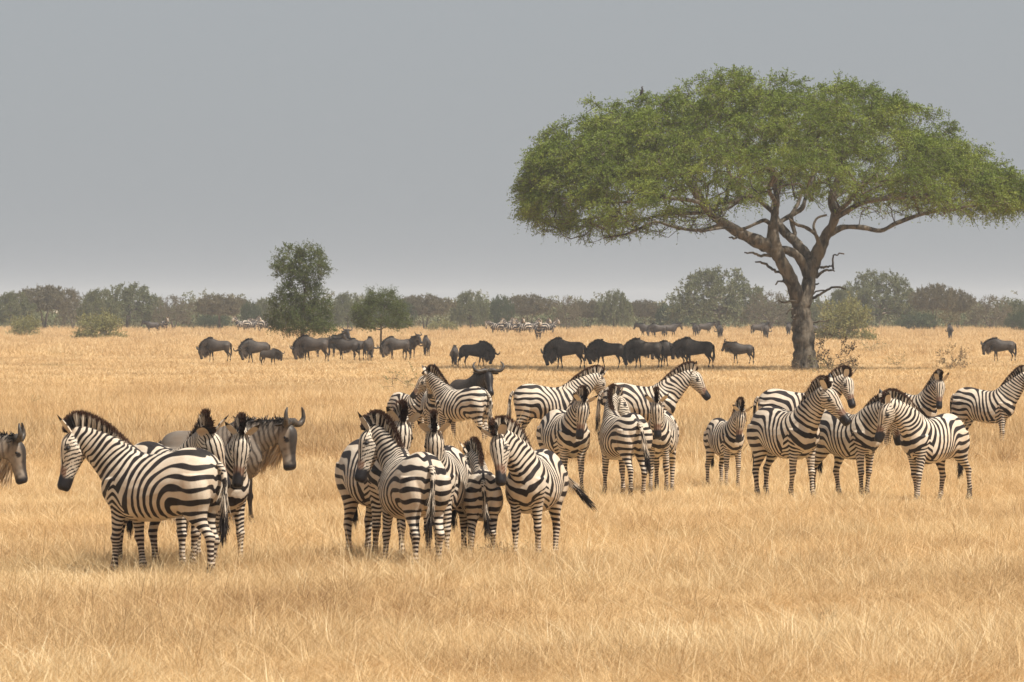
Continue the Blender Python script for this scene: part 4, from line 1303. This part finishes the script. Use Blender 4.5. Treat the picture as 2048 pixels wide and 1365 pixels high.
zebra(1322, 822, 988, -97, (-12, 4), (-34, 4, 0), 2, OUT, (0, 0), 116, 'narrow zebra facing the viewer beside the turned rump, dark chest bands', MG, .9)
zebra(1450, 837, 978, -72, (-12, -4), (-40, -12, 0), 0, OUT, (0, 0), 117, 'zebra foal with dusty coat at the left of the right-hand group', RG, .85)
zebra(1570, 813, 1003, -58, (-2, 4), (-14, 26, 0), 1, BK, (0, 0), 118, 'zebra next to the foal, looking right with ears laid back', RG)
zebra(1590, 778, 925, -14, (-6, -8), (-24, -22, 0), 1, UP, (0, 0), 119, 'zebra behind in the right-hand group with brown nose and both ears showing', RG)
zebra(1697, 820, 1000, -57, (-30, 8), (-20, 18, 0), 2, BK, (0, 0), 120, 'zebra lowering its head behind the neck of its right neighbour', RG)
zebra(1866, 828, 1008, -128, (-14, -20), (-22, -14, 0), 4, BK, (0, 0), 121, 'zebra facing left, muzzle crossing in front of its neighbour', RG)
zebra(1818, 783, 915, -46, (0, -16), (-36, -20, 0), 1, UP, (0, 0), 122, 'zebra peeking over the backs at the right, ears raised', RG, .9)
zebra(1968, 775, 905, -30, (2, 8), (-16, 10, 0), 2, UP, (0, 0), 123, 'zebra cut off by the right edge of the picture', RG)

# ---- wildebeest
GP = {'graze': dict(neck=(-98, 0), head=(58, 0, 0), legs=LEGS[1], reach=.20), 'graze2': dict(neck=(-92, 14), head=(46, 6, 0), legs=LEGS[4], reach=.18), 'level': dict(neck=(-6, 0), head=(4, 0, 0), legs=LEGS[2]),
      'low': dict(neck=(-62, 0), head=(34, 0, 0), legs=LEGS[1], reach=.08), 'up': dict(neck=(14, 12), head=(-6, 16, 0), legs=LEGS[0])}
M_GDARK = coat_material('wildebeest_dark_coat', (.045, .036, .030), (.011, .009, .008), (.055, .042, .032), edge=(.05, .95), rough=.6, dirt=(.11, .075, .05))


M_GMID = coat_material('wildebeest_brown_coat', (.062, .050, .042), (.014, .011, .010), (.085, .062, .045), edge=(.05, .95), rough=.6, dirt=(.13, .09, .06))


def gnu_root(pose, seed, tpl=GT, mat=M_G, k=1.0):
    e = empty('wildebeest', (0, 0, 0))
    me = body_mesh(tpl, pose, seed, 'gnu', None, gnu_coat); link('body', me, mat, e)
    link('mane', gnu_hair(pose, seed, 'mane'), mat, e); link('beard', gnu_hair(pose, seed, 'beard'), mat, e)
    for s in (-1, 1): link('horn', gnu_horn(s, pose, k), M_HORN, e)
    link('tail', tail_mesh('gnu', seed), mat, e)
    return e


def put(e, px, py, deg, sc, label, group):
    x, y = ground(px, py)
    e.location = (x, y, 0); e.rotation_euler = (0, 0, RAD(deg)); e.scale = (sc,) * 3
    tag(e, label, 'wildebeest', group)


NG = 'wildebeest standing among the zebras'
put(gnu_root(dict(neck=(-10, -6), head=(-12, -4, 0), legs=LEGS[1]), 201, k=.74), 424, 1062, -14, 1.02, 'grey wildebeest with pale beard and curved horns behind the near left zebras', NG)
put(gnu_root(dict(neck=(-22, 0), head=(6, 0, 0), legs=LEGS[2]), 202, k=.8), -126, 1078, 0, .95, 'wildebeest of which only head and neck enter at the left edge', NG)
put(gnu_root(dict(neck=(4, -10), head=(0, -12, 0), legs=LEGS[2]), 203, mat=M_GDARK), 936, 872, -58, 1.0, 'dark wildebeest facing the viewer behind the middle zebras, horns spread', NG)
protos = {}
MG_ = 'wildebeest grazing on the plain'
for px, py, deg, pz, sc, dk, lb in [
        (437, 727, 178, 'graze', .92, 0, 'leftmost wildebeest of the plain, grazing alone'),
        (515, 731, 205, 'graze2', .92, 0, 'wildebeest grazing with a calf at its flank'),
        (537, 734, -20, 'low', .62, 0, 'wildebeest calf beside the grazing mother on the left'),
        (630, 729, 175, 'graze', 1.02, 0, 'large wildebeest grazing under the tall thorn tree'),
        (655, 719, -15, 'up', .95, 0, 'wildebeest with raised head just right of the thorn tree trunk'),
        (686, 713, -78, 'up', 1.03, 1, 'wildebeest with horns highest above the cluster between the thorn trees'),
        (695, 724, 170, 'level', .88, 1, 'dark wildebeest at the front of the cluster between the thorn trees'),
        (719, 722, -150, 'low', .85, 1, 'dark wildebeest second from the right of the cluster'),
        (736, 724, 78, 'graze', .92, 0, 'wildebeest at the right end of the cluster, rump to the viewer'),
        (797, 723, 203, 'graze', .92, 0, 'wildebeest grazing just right of the thin thorn tree trunk'),
        (819, 720, -60, 'up', .90, 0, 'horned wildebeest looking round beside the thin thorn tree'),
        (853, 716, 97, 'graze', .88, 0, 'narrow wildebeest seen from behind, right of the horned one'),
        (909, 738, 88, 'graze', .76, 0, 'wildebeest calf seen from behind next to a grazing adult'),
        (947, 740, 14, 'graze2', .92, 0, 'wildebeest grazing towards the right above the middle zebras'),
        (1138, 742, 178, 'graze', 1.04, 0, 'wildebeest with sunlit back grazing at the left of the shaded row'),
        (1219, 741, 180, 'graze2', .98, 0, 'brown wildebeest second from the left in the shaded row'),
        (1266, 730, 0, 'low', .72, 1, 'small wildebeest mostly hidden behind the black grazing one'),
        (1294, 741, 172, 'graze', 1.02, 1, 'black wildebeest grazing in the middle of the shaded row'),
        (1347, 738, 182, 'low', .92, 1, 'black wildebeest with low head and showing horns in the shaded row'),
        (1395, 741, 178, 'low', 1.05, 1, 'big black wildebeest whose head is behind its neighbour'),
        (1484, 731, 181, 'level', .82, 1, 'young wildebeest standing apart nearest the acacia trunk'),
        (2006, 727, 180, 'low', .92, 0, 'wildebeest deep in the grass at the right edge')]:
    key = (pz, dk)
    if key not in protos:
        protos[key] = e = gnu_root(GP[pz], 210 + len(protos), GL, M_GDARK if dk else M_GMID)
    else: e = copy_tree(protos[key])
    put(e, px, py, deg, sc, lb, MG_)

# ---- far animals: one mesh each, shared
def far_mesh(kind, pose, seed):
    b = Bag()
    tp_ = ZL if kind == 'zebra' else GL
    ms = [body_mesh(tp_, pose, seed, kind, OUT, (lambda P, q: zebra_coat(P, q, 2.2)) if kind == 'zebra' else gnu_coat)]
    ms.append(mane_mesh(seed, pose, 500) if kind == 'zebra' else gnu_hair(pose, seed, 'mane')); ms.append(tail_mesh(kind, seed))
    if kind != 'zebra': ms += [gnu_horn(s, pose) for s in (-1, 1)]
    for me in ms:
        n = len(me.vertices); V = np.empty(n * 3, np.float32); me.vertices.foreach_get('co', V)
        F = np.empty(len(me.loops), np.int32); me.loops.foreach_get('vertex_index', F)
        C = np.full((n, 3), .1)
        if 'coat' in me.color_attributes:
            q = np.empty(n * 4, np.float32); me.color_attributes['coat'].data.foreach_get('color', q); C = q.reshape(-1, 4)[:, :3]
        b.add(V.reshape(-1, 3), F.reshape(-1, 4), C)
        bpy.data.meshes.remove(me)
    V, F, C = b.arrays(); me = mesh_uniform('far_' + kind, V, F); set_color(me, 'coat', C); me.shade_smooth()
    return me


FZ = [far_mesh('zebra', dict(neck=(-5, 10), head=(-25, 10, 0), legs=LEGS[1]), 301), far_mesh('zebra', dict(neck=(-60, 0), head=(0, 0, 0), legs=LEGS[2]), 302)]
FG_ = [far_mesh('gnu', GP['level'], 303), far_mesh('gnu', GP['graze'], 304)]


def far(kind, v, px, py, deg, lb, group, sc=1.0):
    o = link('zebra' if kind == 'z' else 'wildebeest', (FZ if kind == 'z' else FG_)[v], M_Z if kind == 'z' else M_GMID)
    x, y = ground(px, py); o.location = (x, y, 0); o.rotation_euler = (0, 0, RAD(deg)); o.scale = (sc,) * 3
    tag(o, lb, 'zebra' if kind == 'z' else 'wildebeest', group)


ORD = ['leftmost', 'second from the left', 'third from the left', 'fourth from the left', 'fifth from the left', 'sixth from the left', 'seventh from the left', 'eighth from the left', 'ninth from the left', 'tenth from the left']
for i, (px, py, dg, v) in enumerate([(484, 667, 200, 0), (502, 668, 10, 0), (517, 666, 160, 1), (531, 669, -20, 0)]):
    far('z', v, px, py, dg, 'tiny far zebra, %s in the bunch left of the tall thorn tree' % ORD[i], 'far zebras left of the thorn tree', 1.05)
for i, (px, py, dg, v) in enumerate([(994, 673, 170, 1), (1009, 671, 20, 0), (1023, 674, 185, 0), (1037, 671, -60, 0), (1049, 675, 175, 0), (1062, 672, 10, 0), (1077, 684, -85, 0), (1084, 673, -40, 0), (1097, 674, 5, 0)]):
    far('z', v, px, py, dg, 'tiny far zebra, %s in the central bunch before the treeline' % ORD[i], 'far zebras in the central bunch', 1.0)
for px, py, dg, v, lb in [(329, 667, -70, 0, 'lone far zebra beside a dark wildebeest at the left treeline'), (618, 664, 175, 1, 'far zebra glimpsed behind the tall thorn tree crown'), (772, 664, 5, 0, 'far zebra glimpsed behind the round thorn tree')]:
    far('z', v, px, py, dg, lb, 'scattered far zebras')
for px, py, dg, v, lb in [(305, 669, 190, 0, 'dark far wildebeest at the left treeline beside a lone zebra'),
                          (1294, 678, 180, 0, 'far wildebeest at the left of the trio under the treeline'), (1318, 679, 185, 1, 'far wildebeest in the middle of the trio under the treeline'), (1339, 678, 15, 0, 'far wildebeest at the right of the trio under the treeline'),
                          (1391, 678, 100, 0, 'far wildebeest seen end-on left of a side-on one'), (1409, 674, 8, 0, 'far side-on wildebeest right of the trio'), (1440, 682, 95, 1, 'far wildebeest alone with its rump to the viewer'),
                          (1517, 676, 10, 0, 'far wildebeest, left one of the pair near the acacia trunk'), (1532, 682, 80, 1, 'far wildebeest, right one of the pair near the acacia trunk'), (1577, 677, 85, 0, 'far wildebeest showing at the left side of the acacia trunk'),
                          (1636, 682, 190, 0, 'far wildebeest at the right side of the acacia trunk'), (1657, 675, 5, 0, 'far wildebeest partly behind the shrub right of the acacia trunk'), (1900, 681, 88, 1, 'far wildebeest below the brown sapling at the right')]:
    far('g', v, px, py, dg, lb, 'far wildebeest under the treeline')
print('objects', len(SC.objects))
